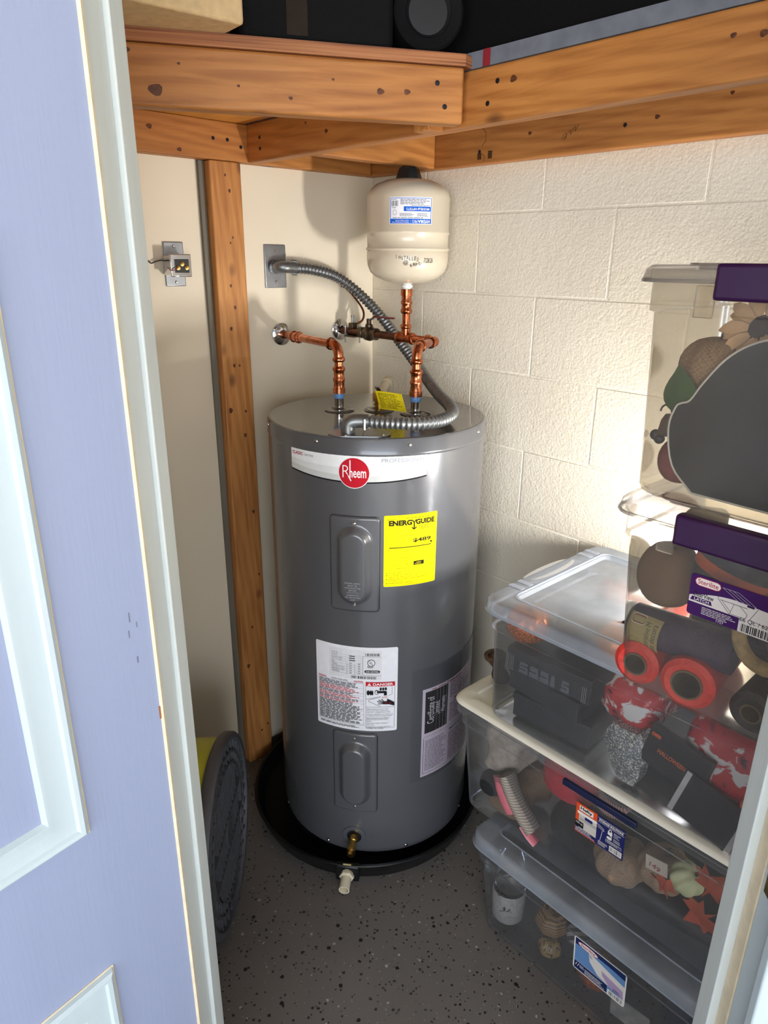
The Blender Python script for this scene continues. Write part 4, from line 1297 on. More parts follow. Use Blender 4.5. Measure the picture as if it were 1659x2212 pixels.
BM = Matrix.Identity(4)
for i in range(3):
    BM[i][0], BM[i][1], BM[i][2] = fdir[i], fnorm[i], (0, 0, 1)[i]
bo = fpt(0.125, 0.015, DZ)
for i in range(3):
    BM[i][3] = bo[i]
bag = thing('storage_case', (bo.x, bo.y, DZ), 'black fabric storage case bound with clear tape, beside the foam block', 'storage case')
box('case_body', (0.0, 0, 0.0), (0.265, 0.21, 0.40), BLACKFAB, bag, 0.012, mw=BM)
box('tape_band', (0.150, -0.0015, 0.010), (0.185, 0.0, 0.39), M('brown_packing_tape', (46, 38, 34), 0.15), bag, mw=BM)
box('case_flap', (0.004, -0.005, 0.085), (0.146, -0.0005, 0.39), BLACKFAB, bag, 0.002, mw=BM)
r0 = fpt(0.066, 0.006, DZ+0.062)
roll = thing('rolled_mat', (r0.x, r0.y, DZ), 'rolled black rubber mat end-on at the front corner of the overhead shelf', 'rolled mat')
lathe('roll_sleeve', [(0.040, 0.006), (0.048, 0.003), (0.057, 0.0), (0.061, 0.004), (0.061, 0.15), (0.0, 0.15)], BLACKFAB, roll, r0, fnorm+V((0.12, 0, 0)), 40)
lathe('roll_core', [(0.0, 0.012), (0.034, 0.012), (0.0395, 0.006), (0.0395, 0.02)], BLACK, roll, r0, fnorm+V((0.12, 0, 0)), 32)
rc = thing('equipment_case', (-0.25, -1.2, zt0+0.027), 'long black equipment case lying on the grey edged shelf deck', 'equipment case')
box('case_body', (-0.440, -1.70, zt0+0.027), (-0.05, -0.60, 2.34), BLACKFAB, rc, 0.010)
box('case_seam', (-0.4425, -1.69, zt0+0.11), (-0.4395, -0.83, zt0+0.116), BLACK, rc, 0.001)

# ---------------------------------------------------------------- floor fan beside the door
FC = V((-0.906, -0.498, 0.262)); FA = rad(131)
fn = V((math.sin(FA), math.cos(FA), 0.02)).normalized()
fu, fv, fa = frame(fn)
# fu horizontal in the disc plane, fv up in the disc plane
FR = 0.238
fan = thing('floor_fan', (FC.x, FC.y, 0), 'lime green floor fan with charcoal grille standing beside the door', 'fan')
lathe('drum_ring', [(FR-0.020, 0.0), (FR-0.016, 0.006), (FR-0.004, 0.006), (FR, 0.0), (FR, -0.018), (FR-0.006, -0.026), (FR-0.022, -0.026), (FR-0.022, -0.01)], FANGREY, fan, FC, fn, 72, closed=True)
hs = lathe('motor_housing', [(FR-0.014, -0.024), (FR-0.016, -0.13), (FR-0.030, -0.160), (FR-0.075, -0.19), (0.0, -0.20)], FANLIME, fan, FC, fn, 48, 60)


def fp(u, v, d):
    return FC+fu*u+fv*v+fn*d


def fbar(name, a, b_, d0, d1, w_, mat=FANGREY, parent=fan):
    """flat louvre between two points in the disc plane"""
    (u0, v0), (u1, v1) = a, b_
    L = math.hypot(u1-u0, v1-v0) or 1
    nx, ny = -(v1-v0)/L*w_/2, (u1-u0)/L*w_/2
    vs = [fp(u0+nx, v0+ny, d0), fp(u0-nx, v0-ny, d0), fp(u1-nx, v1-ny, d0), fp(u1+nx, v1+ny, d0), fp(u0+nx, v0+ny, d1), fp(u0-nx, v0-ny, d1), fp(u1-nx, v1-ny, d1), fp(u1+nx, v1+ny, d1)]
    return fixn(mesh(name, vs, [(0, 1, 2, 3), (7, 6, 5, 4), (0, 4, 5, 1), (1, 5, 6, 2), (2, 6, 7, 3), (3, 7, 4, 0)], mat, parent))


ri = FR-0.019
# straight upright louvres over the middle, ring louvres round the outside
for k in range(12):
    u = -0.110+0.020*k
    h_ = math.sqrt(max(0, (ri*0.74)**2-u*u))
    for va, vb in ((-h_, -0.052), (-0.044, 0.026), (0.034, h_)):
        if vb-va > 0.02:
            fbar('grille_slat', (u, va), (u, vb), -0.012, 0.002, 0.0055)
for rr in (0.74, 0.87):
    lathe('grille_ring', [(ri*rr-0.003, 0.002), (ri*rr+0.003, 0.002), (ri*rr+0.003, -0.012), (ri*rr-0.003, -0.012)], FANGREY, fan, FC, fn, 56, closed=True)
for k in range(36):
    a = 2*PI*k/36; a2 = a+0.16
    fbar('grille_louvre', (ri*0.73*math.cos(a), ri*0.73*math.sin(a)), (ri*1.01*math.cos(a2), ri*1.01*math.sin(a2)), -0.014, 0.001, 0.006)
for v_ in (-0.048, 0.030):
    fbar('grille_crossbar', (-0.15, v_), (0.15, v_), -0.012, 0.003, 0.007)
lathe('hub_cap', [(0.0, 0.005), (0.030, 0.0045), (0.034, 0.001), (0.034, -0.012)], FANGREY, fan, FC, fn, 28)
for k in range(3):
    a = 2*PI*k/3+0.3
    vs = []
    for i in range(7):
        t_ = i/6; rr = 0.03+t_*(ri*0.86-0.03); wv = 0.30*(1-0.3*t_)
        for sgn in (-1, 1):
            vs.append(fp(rr*math.cos(a+sgn*wv+t_*0.3), rr*math.sin(a+sgn*wv+t_*0.3), -0.045+sgn*0.012))
    mesh('fan_blade', vs, [(2*i, 2*i+1, 2*i+3, 2*i+2) for i in range(6)], BLACK, fan, True)
# tubular stand with a foot, and the carrying handle on top
back = -fn
side = fu if fu.x > 0 else -fu
tube('stand_tube', catmull([fp(0, 0, -0.07)+side*(FR+0.004)*0.62+V((0, 0, -0.06)), FC+side*0.205+back*0.075+V((0, 0, -0.07)), FC+side*0.235+back*0.075+V((0, 0, -0.115)), FC+side*0.232+back*0.072+V((0, 0, -0.175)), FC+side*0.205+back*0.07+V((0, 0, -0.225)), FC+side*0.12+back*0.07+V((0, 0, -0.240)), FC-side*0.12+back*0.07+V((0, 0, -0.240)), FC-side*0.205+back*0.07+V((0, 0, -0.225))], 6), 0.0135, STEEL, fan, 14)
fo = FC+side*0.205+back*0.055
box('rubber_foot', (-0.030, -0.028, 0.0), (0.030, 0.028, 0.052), BLACK, fan, 0.008, mw=Matrix.Translation((fo.x, fo.y, 0.001)) @ Matrix.Rotation(math.atan2(side.y, side.x), 4, 'Z'))
fo = FC-side*0.205+back*0.055
box('rubber_foot', (-0.030, -0.028, 0.0), (0.030, 0.028, 0.052), BLACK, fan, 0.008, mw=Matrix.Translation((fo.x, fo.y, 0.001)) @ Matrix.Rotation(math.atan2(side.y, side.x), 4, 'Z'))
ht = FC+back*0.10+V((0, 0, 0.212))
HMAT = Matrix.Translation(ht) @ Matrix.Rotation(math.atan2(side.y, side.x), 4, 'Z')
pr_ = [(-0.052, 0.0), (0.052, 0.0), (0.044, 0.020), (0.036, 0.075), (0.026, 0.084), (0.012, 0.050), (-0.012, 0.050), (-0.026, 0.084), (-0.036, 0.075), (-0.044, 0.020)]
n = len(pr_)
vs = [V((x, -0.016, z)) for x, z in pr_]+[V((x, 0.016, z)) for x, z in pr_]
fixn(mesh('handle_bracket', vs, [tuple(range(n)), tuple(reversed(range(n, 2*n)))]+[(i, n+i, n+(i+1) % n, (i+1) % n) for i in range(n)], FANGREY, fan, mw=HMAT))
tube('grip_bar', [HMAT @ V((-0.032, 0, 0.070)), HMAT @ V((0.032, 0, 0.070))], 0.008, BLACK, fan, 12)


# ---------------------------------------------------------------- storage tubs
def tub(name, label, x0, x1, y0, y1, z0, z1, body, lidm, latch, taper=0.022, style='flat', latch_span=None, lip=0.030):
    t = thing(name, ((x0+x1)/2, (y0+y1)/2, z0), label, 'storage tub', 'stacked storage tubs along the block wall')
    R0 = 0.040
    b0 = 0.013
    H = z1-z0

    def rr(i, z, r=None):
        return rrect(x0+i, x1-i, y0+i, y1-i, r or max(0.016, R0-i*0.4), z)
    bd = loops('tub_body', [rr(b0+taper+0.030, z0+0.003), rr(b0+taper+0.008, z0+0.001), rr(b0+taper+0.001, z0+0.007), rr(b0+taper-0.002, z0+0.016), rr(b0+0.004, z1-lip-0.044), rr(b0-0.002, z1-lip-0.041), rr(b0-0.002, z1-lip-0.001), rr(b0-0.006, z1-lip), rr(b0-0.005, z1-0.006)], body, t, capa=True)
    if style == 'ivory':
        ld = loops('tub_lid', [rr(0.004, z1-lip-0.010), rr(0.0, z1-lip-0.006), rr(0.0, z1-0.010)], body, t)
        loops('lid_top', [rr(0.0, z1-0.010), rr(-0.002, z1-0.008), rr(0.002, z1-0.002), rr(0.008, z1), rr(0.036, z1), rr(0.040, z1-0.004), rr(0.052, z1-0.004)], lidm, ld, capb=True)
    else:
        dp = 0.010 if style == 'tab' else 0.007
        ld = loops('tub_lid', [rr(0.003, z1-lip-0.002), rr(0.0, z1-lip), rr(-0.001, z1-lip+0.004), rr(0.002, z1-0.006), rr(0.007, z1-0.001), rr(0.012, z1), rr(0.048, z1), rr(0.054, z1-0.002), rr(0.058, z1-dp), rr(0.066, z1-dp)], lidm, t, capb=True)
        ridge = rr(0.051, z1+0.0005); ridge.append(ridge[0])
        tube('lid_ridge', ridge, 0.0022, lidm, ld, 6)
        edge = rr(-0.0005, z1-lip+0.001); edge.append(edge[0])
        tube('lid_edge_bead', edge, 0.0028, lidm, ld, 6)
    if latch is not None:
        ya, yb = latch_span
        for xs, sg in ((x0, -1), (x1, 1)):
            if style == 'ivory':
                box('latch', (xs-0.007 if sg < 0 else xs-0.003, ya, z1-lip-0.020), (xs+0.003 if sg < 0 else xs+0.007, yb, z1-lip-0.006), latch, t, 0.002)
                continue
            lo = (xs-0.012, ya, z1-lip-0.022) if sg < 0 else (xs-0.008, ya, z1-lip-0.022)
            hi = (xs+0.010, yb, z1+0.0025) if sg < 0 else (xs+0.012, yb, z1+0.0025)
            box('latch', lo, hi, latch, t, 0.005)
        # moulded brackets either side of the front latch
        for yy in (() if style == 'ivory' else (ya-0.030, yb+0.004)):
            box('latch_bracket', (x0+0.004, yy, z1-lip-0.046), (x0+0.012, yy+0.026, z1-lip-0.004), body, t, 0.002)

    def fx(z):
        return x0+b0+0.004+(taper-0.006)*(1-(z-z0-0.016)/(H-lip-0.06))
    sl = (taper-0.006)/(H-lip-0.06)
    return t, (lambda yc, zc: planemap((fx(zc)-0.0012, yc, zc), (0, -1, 0), (-sl, 0, 1)))


Z1, Z2, Z3, Z4, Z5 = 0.302, 0.626, 0.926, 1.262, 1.604
tub1, lm1 = tub('storage_tub', 'lowest clear tub on the floor with a blue and white label', -0.490, -0.012, -1.72, -0.920, 0.001, Z1, CLEAR, CLEARLID, None, 0.026)
tub2, lm2 = tub('storage_tub', 'clear tub with an ivory lid and navy latch, second from the floor', -0.464, -0.012, -1.63, -0.820, Z1+0.001, Z2, CLEAR, LIDIVORY, NAVY, 0.024, 'ivory', (-1.312, -1.146), lip=0.026)
tub3, lm3 = tub('storage_tub', 'clear tub with frosted clear lid holding glitter pumpkins, in the middle of the stack', -0.478, -0.014, -1.62, -0.902, Z2+0.001, Z3, CLEAR, CLEARLID, None, 0.011, 'tab')
tub4, lm4 = tub('storage_tub', 'clear tub with a purple latch and purple white label, fourth from the floor', -0.580, -0.235, -1.672, -1.236, Z3+0.002, Z4, CLEARWARM, SMOKELID, PURPLE, 0.020, 'flat', (-1.572, -1.346), lip=0.022)
tub5, lm5 = tub('storage_tub', 'topmost clear tub with a purple latch and a chalkboard inside', -0.572, -0.235, -1.672, -1.222, Z4+0.001, Z5, CLEARWARM, SMOKELID, PURPLE, 0.016, 'flat', (-1.565, -1.344), lip=0.022)
# thumb tab on the short end of the middle tub's lid
vs = []
for k in range(13):
    a = PI*k/12
    vs += [V((-0.245-0.085*math.cos(a), -0.906+0.013*math.sin(a), Z3-0.004)), V((-0.245-0.085*math.cos(a), -0.925-0.020*math.sin(a), Z3+0.0015))]
tabm = mesh('thumb_tab', vs, [(2*k, 2*k+2, 2*k+3, 2*k+1) for k in range(12)], CLEARLID, tub3, True)
for k_ in (-0.39, -0.36, -0.12, -0.09):
    box('lid_rib', (k_, -0.945, Z3+0.0002), (k_+0.014, -0.910, Z3+0.002), CLEARLID, tub3, 0.0006)

# --- labels on the tubs
# purple label, tub 4
q = Print('tub_label', lm4(-1.372, 1.105), tub4)
PU, WH, K, RD = (62, 26, 88), (214, 208, 206), (36, 30, 44), (176, 30, 56)
W4 = 0.135
q.rrect(PU, 0, 0, W4, 0.068, 0.004)
cur = []
for i in range(15):
    u = 0.001+(W4-0.001)*i/14
    cur += [(u, 0.0225-0.010*(u > 0.075)*1.0 if False else 0.0215), (u, 0.030+0.0165*math.sin(min(1.0, (u+0.004)/0.075)*PI/2)-0.0012*max(0, (u-0.07)/0.02))]
q._add(WH, cur, [(2*i, 2*i+2, 2*i+3, 2*i+1) for i in range(14)])
q.rect(WH, 0.076, 0.0, W4-0.001, 0.0215)
q.rrect(RD, 0.0065, 0.0505, 0.0455, 0.0645, 0.0068); q.rrect((226, 220, 216), 0.0075, 0.0515, 0.0445, 0.0635, 0.0058)
q.text(RD, 'Sterilite', 0.011, 0.0538, 0.030, 0.0078, bold=0.01)
q.text(K, 'ClearView', 0.006, 0.0325, 0.031, 0.0078, bold=0.015)
q.poly(PU, [(0.003, 0.0245), (0.036, 0.0245), (0.0335, 0.0312), (0.0055, 0.0312)])
q.text(WH, 'LATCH', 0.009, 0.0256, 0.022, 0.0045, bold=0.02)
q.small(WH, 0.022, 0.006, 0.052, 0.013, 5, 44)
q.text(WH, '1757', 0.045, 0.0015, 0.011, 0.004); q.text(K, '66 Qt. / 62 L', 0.0765, 0.0165, 0.046, 0.0075)
q.bars(0.080, 0.002, 0.048, 0.0125, 30, 8)
LN_ = (70, 64, 74)
for ps in ([(0.047, 0.060), (0.070, 0.060), (0.096, 0.046), (0.072, 0.046), (0.047, 0.060)], [(0.055, 0.060), (0.080, 0.046)], [(0.062, 0.060), (0.088, 0.046)], [(0.0435, 0.050), (0.0435, 0.040), (0.062, 0.022), (0.066, 0.040), (0.046, 0.040)], [(0.066, 0.040), (0.085, 0.040)], [(0.048, 0.040), (0.063, 0.026)],
           [(0.074, 0.041), (0.086, 0.030), (0.084, 0.023), (0.064, 0.023)], [(0.099, 0.044), (0.090, 0.024), (0.130, 0.019)]):
    q.line(LN_ if ps[0][1] < 0.055 else (176, 166, 186), ps, 0.0006)
q.rect((50, 26, 70), 0.084, 0.0425, 0.094, 0.046)
q.done('purple and white product label')
# orange and navy label, tub 2
q = Print('tub_label', lm2(-1.1715, 0.459), tub2)
NV, OR, W2_ = (30, 36, 92), (214, 78, 36), (226, 222, 216)
q.rect(NV, 0, 0, 0.113, 0.080)
q.rect(OR, 0, 0, 0.050, 0.080); q.rect(NV, 0.0008, 0.002, 0.050, 0.016); q.rect((200, 194, 186), 0.008, 0.014, 0.050, 0.052)
q.rect((228, 226, 220), 0.004, 0.052, 0.050, 0.059); q.rect(NV, 0.022, 0.044, 0.040, 0.052); q.rect((170, 166, 164), 0.010, 0.036, 0.050, 0.044)
q.rect((20, 20, 22), 0, 0.016, 0.020, 0.032); q.text(W2_, '100-qt', 0.002, 0.0225, 0.016, 0.007)
q.rect(W2_, 0.008, 0.0625, 0.041, 0.0755); q.text((20, 20, 26), 'Hefty', 0.0105, 0.0640, 0.028, 0.0100, bold=0.04)
q.small(W2_, 0.002, 0.003, 0.045, 0.011, 3, 51)
q.rect(W2_, 0.052, 0.0750, 0.112, 0.0757); q.rect(W2_, 0.052, 0.0640, 0.112, 0.0647)
q.text(W2_, 'STORAGE SOLUTIONS', 0.0545, 0.0668, 0.055, 0.0065, bold=0.03)
q.line(W2_, [(0.050, 0.058), (0.066, 0.052), (0.068, 0.046), (0.052, 0.050)], 0.0008); q.line(W2_, [(0.052, 0.054), (0.067, 0.049)], 0.0005); q.line(W2_, [(0.064, 0.046), (0.060, 0.016)], 0.0008)
q.rrect(W2_, 0.076, 0.046, 0.086, 0.056, 0.001); q.disc(W2_, 0.081, 0.0575, 0.0035, 0.0045); q.disc(NV, 0.081, 0.0570, 0.002, 0.003)
q.text(W2_, 'SECURE', 0.0895, 0.0555, 0.015, 0.0035); q.text(W2_, 'LOCK', 0.0895, 0.0510, 0.010, 0.0035); q.text(W2_, 'LATCH', 0.0895, 0.0465, 0.012, 0.0035)
q.disc(W2_, 0.080, 0.0375, 0.006, 0.004); q.line(W2_, [(0.084, 0.038), (0.085, 0.044), (0.081, 0.046)], 0.0016)
q.text(W2_, 'STRONG', 0.0895, 0.0395, 0.014, 0.0035); q.text(W2_, 'DURABLE', 0.0895, 0.035, 0.015, 0.0035)
q.line(W2_, [(0.073, 0.024), (0.108, 0.024), (0.108, 0.031), (0.073, 0.031), (0.073, 0.024)], 0.0006); q.small(W2_, 0.075, 0.0255, 0.031, 0.005, 2, 52)
q.rect(W2_, 0.082, 0.004, 0.110, 0.0195); q.bars(0.084, 0.006, 0.024, 0.0115, 20, 9); q.small(W2_, 0.056, 0.004, 0.024, 0.012, 4, 53)
q.done('orange and navy product label')
# blue label, tub 1
q = Print('tub_label', lm1(-1.222, 0.122), tub1)
BD, BM_ = (26, 40, 84), (96, 134, 182)
q.rrect((224, 222, 216), 0, 0, 0.126, 0.104, 0.006)
q.rect(BM_, 0.003, 0.003, 0.123, 0.101); q.rect(BD, 0.003, 0.003, 0.084, 0.028)
vs = []
for i in range(13):
    t_ = i/12; u = 0.003+0.120*t_
    vs += [(u, 0.080+0.010*math.sin(t_*PI*0.8)-0.004*t_), (u, 0.101)]
q._add(BD, vs, [(2*i, 2*i+2, 2*i+3, 2*i+1) for i in range(12)])
q.poly((212, 208, 204), [(0.036, 0.084), (0.123, 0.062), (0.123, 0.020), (0.060, 0.034), (0.040, 0.056)])
q.poly((170, 146, 178), [(0.068, 0.058), (0.120, 0.046), (0.122, 0.022), (0.088, 0.028), (0.072, 0.044)])
q.rect((226, 224, 220), 0.003, 0.028, 0.084, 0.0288)
q.disc((170, 30, 60), 0.034, 0.089, 0.025, 0.0085); q.disc((228, 220, 216), 0.034, 0.089, 0.0236, 0.0072)
q.text((150, 26, 50), 'Sterilite', 0.0165, 0.0855, 0.035, 0.0078, bold=0.02)
q.poly((20, 30, 70), [(0.038, 0.078), (0.045, 0.072), (0.046, 0.069), (0.040, 0.073)])
q.small((220, 220, 224), 0.030, 0.006, 0.050, 0.016, 4, 61); q.text((226, 226, 230), '//', 0.006, 0.014, 0.010, 0.010); q.small((226, 226, 230), 0.017, 0.014, 0.014, 0.010, 2, 63)
q.rect((226, 224, 220), 0.086, 0.003, 0.123, 0.020); q.bars(0.090, 0.005, 0.030, 0.012, 22, 12); q.small((30, 50, 100), 0.098, 0.024, 0.018, 0.010, 2, 64)
q.done('blue and white product label')

# ---------------------------------------------------------------- things inside the tubs
def glitter(name, rgb, hi, rough=0.35):
    if name in MATS:
        return MATS[name]
    mt, t, b = base(name, lin(rgb), rough, 0.45)
    vec = t.coord()
    vo = t.add('ShaderNodeTexVoronoi'); t.link(vec, vo.inputs['Vector']); vo.inputs['Scale'].default_value = 420
    sep = t.add('ShaderNodeSeparateColor'); t.link(vo.outputs['Color'], sep.inputs[0])
    t.link(t.ramp(sep.outputs[0], [(0.55, lin(rgb)), (0.95, lin(hi))]), b.inputs['Base Color'])
    t.bump(sep.outputs[1], 0.9, 0.003, b)
    MATS[name] = mt
    return mt


def weave(name, rgb, dark, sc=260):
    if name in MATS:
        return MATS[name]
    mt, t, b = base(name, lin(rgb), 0.85)
    vec = t.coord()
    ck = t.add('ShaderNodeTexChecker'); t.link(vec, ck.inputs['Vector']); ck.inputs['Scale'].default_value = sc
    ck.inputs['Color1'].default_value = lin(rgb); ck.inputs['Color2'].default_value = lin(dark)
    t.link(t.mix(t.noise(vec, 40, 3), ck.outputs[0], lin(rgb)), b.inputs['Base Color'])
    t.bump(ck.outputs[1], 0.6, 0.002, b)
    MATS[name] = mt
    return mt


def patches(name, a, b_, c_, sc=26):
    if name in MATS:
        return MATS[name]
    mt, t, b = base(name, lin(a), 0.35)
    vec = t.coord()
    n1 = t.noise(vec, sc, 3, 0.55, 1.5)
    col = t.ramp(n1, [(0.42, lin(a)), (0.47, lin(b_)), (0.62, lin(b_)), (0.68, lin(c_))])
    t.link(col, b.inputs['Base Color'])
    t.bump(t.noise(vec, 18, 3), 0.5, 0.01, b)
    MATS[name] = mt
    return mt


def stripes(name, a, b_, sc, axis='Z', wob=0.0):
    if name in MATS:
        return MATS[name]
    mt, t, b = base(name, lin(a), 0.6)
    wv = t.add('ShaderNodeTexWave'); t.link(t.coord(), wv.inputs['Vector']); wv.bands_direction = axis
    wv.inputs['Scale'].default_value = sc; wv.inputs['Distortion'].default_value = wob
    t.link(t.ramp(wv.outputs['Fac'], [(0.45, lin(a)), (0.55, lin(b_))]), b.inputs['Base Color'])
    MATS[name] = mt
    return mt


STEM = M('dark_stem', (60, 50, 36), 0.7)


def pumpkin(name, label, c, R, sq, mat, ribs=9, depth=0.10, cat='pumpkin', stem=STEM, axis=(0, 0, 1), grp=None):
    c = V(c)
    t = thing(name, (c.x, c.y, c.z-R*sq), label, cat, grp)
    u, v, a = frame(axis)
    vs, fs = [], []
    nu, nv = ribs*6, 14
    for j in range(nv+1):
        th = PI*j/nv
        for i in range(nu):
            ph = 2*PI*i/nu
            k = 1-depth*(0.5-0.5*math.cos(ribs*ph))*math.sin(th)**0.7
            dimple = 1-0.22*math.exp(-(th/0.4)**2)-0.16*math.exp(-((PI-th)/0.4)**2)
            r = R*k
            vs.append(c+(u*math.cos(ph)+v*math.sin(ph))*r*math.sin(th)+a*R*sq*math.cos(th)*dimple)
    for j in range(nv):
        for i in range(nu):
            i2 = (i+1) % nu
            fs.append((j*nu+i, (j+1)*nu+i, (j+1)*nu+i2, j*nu+i2))
    auto(mesh('shell', vs, fs, mat, t), 70)
    if stem:
        p = c+a*R*sq*0.74
        tube('stem', catmull([p, p+a*R*0.22, p+a*R*0.36+u*R*0.14], 4), lambda i: R*(0.13-0.006*i), stem, t, 8)
    return t


def crumple(name, label, lo, hi, mat, amp, seed, cat, n=12, freq=14):
    """soft creased bag or cloth"""
    lo, hi = V(lo), V(hi); c = (lo+hi)/2; h = (hi-lo)/2
    vs, fs = [], []
    for j in range(n+1):
        th = PI*j/n
        for i in range(2*n):
            ph = PI*i/n
            d = V((math.cos(ph)*math.sin(th), math.sin(ph)*math.sin(th), math.cos(th)))
            s_ = lambda x: math.copysign(abs(x)**0.55, x)
            p = V((s_(d.x)*h.x, s_(d.y)*h.y, s_(d.z)*h.z))
            q_ = (c+p)*freq+V((seed, seed*2, 0))
            k = 1+amp*(mnoise.noise(q_)+0.6*abs(mnoise.noise(q_*2.3)))-amp*0.5
            k = min(1.0, k)
            vs.append(c+p*k)
    m_ = 2*n
    for j in range(n):
        for i in range(m_):
            fs.append((j*m_+i, (j+1)*m_+i, (j+1)*m_+(i+1) % m_, j*m_+(i+1) % m_))
    return tag(auto(mesh(name, vs, fs, mat), 50), label, cat)


def meshroll(name, label, c, axis, L, R, rc_, mat, core, cat='mesh roll', grp=None, squash=None):
    t = thing(name, (c[0], c[1], c[2]-R), label, cat, grp)
    lathe('wound_mesh', [(rc_, 0.002), (R-0.008, 0.0), (R, 0.006), (R, L-0.006), (R-0.008, L), (rc_, L)], mat, t, c, axis, 36)
    lathe('core_tube', [(rc_, -0.001), (rc_-0.003, -0.001), (rc_-0.003, L), (rc_, L)], core, t, c, axis, 28, closed=True)
    return t


# tub 5 -----------------------------------------------------------
CHALK = M('chalkboard_black', (52, 52, 55), 0.8, nscale=6, nvar=0.05)
cbm = planemap((-0.515, -1.385, Z4+0.012), (0, -1, 0), (0, 0, 1))
outl = []
pts_ = [(-0.052, 0.004), (-0.088, 0.040), (-0.102, 0.095), (-0.096, 0.128), (-0.088, 0.136), (-0.076, 0.142), (-0.060, 0.170), (-0.035, 0.205), (-0.005, 0.228), (0.030, 0.238), (0.070, 0.226), (0.100, 0.20), (0.125, 0.165), (0.150, 0.11), (0.150, 0.06), (0.125, 0.015), (0.09, 0.003)]
cl = catmull([V((a, b_, 0)) for a, b_ in pts_]+[V((pts_[0][0], pts_[0][1], 0))], 4)[:-1]
cb = thing('chalkboard_sign', (-0.51, -1.385, Z4+0.01), 'dark pumpkin shaped chalkboard with a white edge in the topmost tub', 'chalkboard')
front = [cbm(p.x, p.y, 0.006) for p in cl]; bk = [cbm(p.x, p.y, -0.006) for p in cl]; n = len(cl)
fixn(mesh('board', front+bk, [tuple(range(n)), tuple(reversed(range(n, 2*n)))]+[(i, n+i, n+(i+1) % n, (i+1) % n) for i in range(n)], CHALK, cb))
rim = [cbm(p.x, p.y, 0.006) for p in cl]
tube('white_rim', rim+[rim[0]], 0.0016, M('white_sign_edge', (206, 204, 200), 0.6), cb, 6, cap=False)
BURLAP = weave('burlap', (150, 122, 92), (96, 74, 54))
pumpkin('burlap_pumpkin', 'burlap pumpkin behind the chalkboard in the topmost tub', (-0.455, -1.318, 1.462), 0.060, 0.78, BURLAP, 7, 0.12)
PET = M('cream_petal', (204, 170, 132), 0.7, nscale=40, nvar=0.12)
fl = thing('artificial_sunflower', (-0.44, -1.375, 1.48), 'cream silk sunflower above the burlap pumpkin', 'artificial flower')
fc = V((-0.475, -1.372, 1.522)); fxn = V((-0.8, 0.15, 0.35)).normalized(); fa_, fb_, _ = frame(fxn)
lathe('flower_centre', [(0.0, 0.008), (0.014, 0.006), (0.019, 0.0)], M('dark_seed_centre', (50, 38, 34), 0.9), fl, fc, fxn, 20)
for k in range(18):
    a = 2*PI*k/18+(0.17 if k % 2 else 0); d = fa_*math.cos(a)+fb_*math.sin(a); e_ = fxn.cross(d)
    L = 0.058 if k % 2 else 0.050
    r_ = [(0.016, 0.004, 0.0), (0.026, 0.009, 0.004), (0.040, 0.010, 0.007), (0.052, 0.006, 0.004), (L+0.004, 0.0005, -0.002)]
    vs = []
    for s_, w_, h_ in r_:
        vs += [fc+d*s_+e_*w_+fxn*(h_+0.004*(k % 2)), fc+d*s_+fxn*(h_-0.002+0.004*(k % 2)), fc+d*s_-e_*w_+fxn*(h_+0.004*(k % 2))]
    mesh('petal', vs, [f for i in range(4) for f in ((3*i, 3*i+1, 3*i+4, 3*i+3), (3*i+1, 3*i+2, 3*i+5, 3*i+4))], PET, fl, True)


def leafobj(name, label, org, d, nrm, L, W, mat, cat='leaf'):
    org, d, nrm = V(org), V(d).normalized(), V(nrm).normalized(); s_ = nrm.cross(d).normalized()
    vs = []
    for i in range(9):
        t_ = i/8; w_ = W*math.sin(PI*t_**0.8)*0.5+0.0004
        p = org+d*L*t_+nrm*0.006*math.sin(PI*t_)
        vs += [p+s_*w_-nrm*0.003, p+nrm*0.001, p-s_*w_-nrm*0.003]
    o = mesh(name, vs, [f for i in range(8) for f in ((3*i, 3*i+1, 3*i+4, 3*i+3), (3*i+1, 3*i+2, 3*i+5, 3*i+4))], mat, None, True)
    return tag(o, label, cat)


leafobj('artificial_leaf', 'broad green artificial leaf left of the chalkboard', (-0.510, -1.298, 1.385), (0.0, 0.22, 0.9), (-1, 0.2, 0.1), 0.080, 0.058, M('leaf_green', (54, 84, 40), 0.6, nscale=40, nvar=0.25))
bl = thing('rusty_bell', (-0.5, -1.272, 1.36), 'small rusty metal bell with a wire loop left of the chalkboard', 'bell')
lathe('bell_cup', [(0.0, 0.016), (0.008, 0.015), (0.013, 0.006), (0.016, -0.012), (0.018, -0.016)], M('rusty_metal', (92, 76, 66), 0.6, 0.5, nscale=80, nvar=0.4), bl, (-0.505, -1.276, 1.372), seg=18)
tube('bell_loop', [V((-0.505, -1.268+0.009*math.cos(a), 1.390+0.011*math.sin(a))) for a in [PI*i/8 for i in range(9)]], 0.0015, STEM, bl, 8)
br = thing('berry_sprig', (-0.5, -1.262, 1.345), 'pair of dark berries on a thin stem in the topmost tub', 'berry sprig')
for y_, z_ in ((-1.256, 1.352), (-1.263, 1.347)):
    lathe('berry', [(0.0085*math.sin(PI*i/10), 0.0085*math.cos(PI*i/10)) for i in range(11)], M('dark_berry', (44, 44, 48), 0.5), br, (-0.505, y_, z_), seg=14)
tube('sprig_stem', catmull([(-0.505, -1.262, 1.356), (-0.503, -1.270, 1.368), (-0.50, -1.278, 1.390)], 5), 0.0012, STEM, br, 6)
pumpkin('felt_ball', 'dusty red felt ball at the bottom left of the topmost tub', (-0.475, -1.290, 1.312), 0.037, 1.05, M('dusty_red_felt', (126, 70, 70), 0.9, nscale=60, nvar=0.2), 6, 0.03, 'felt ball', None)

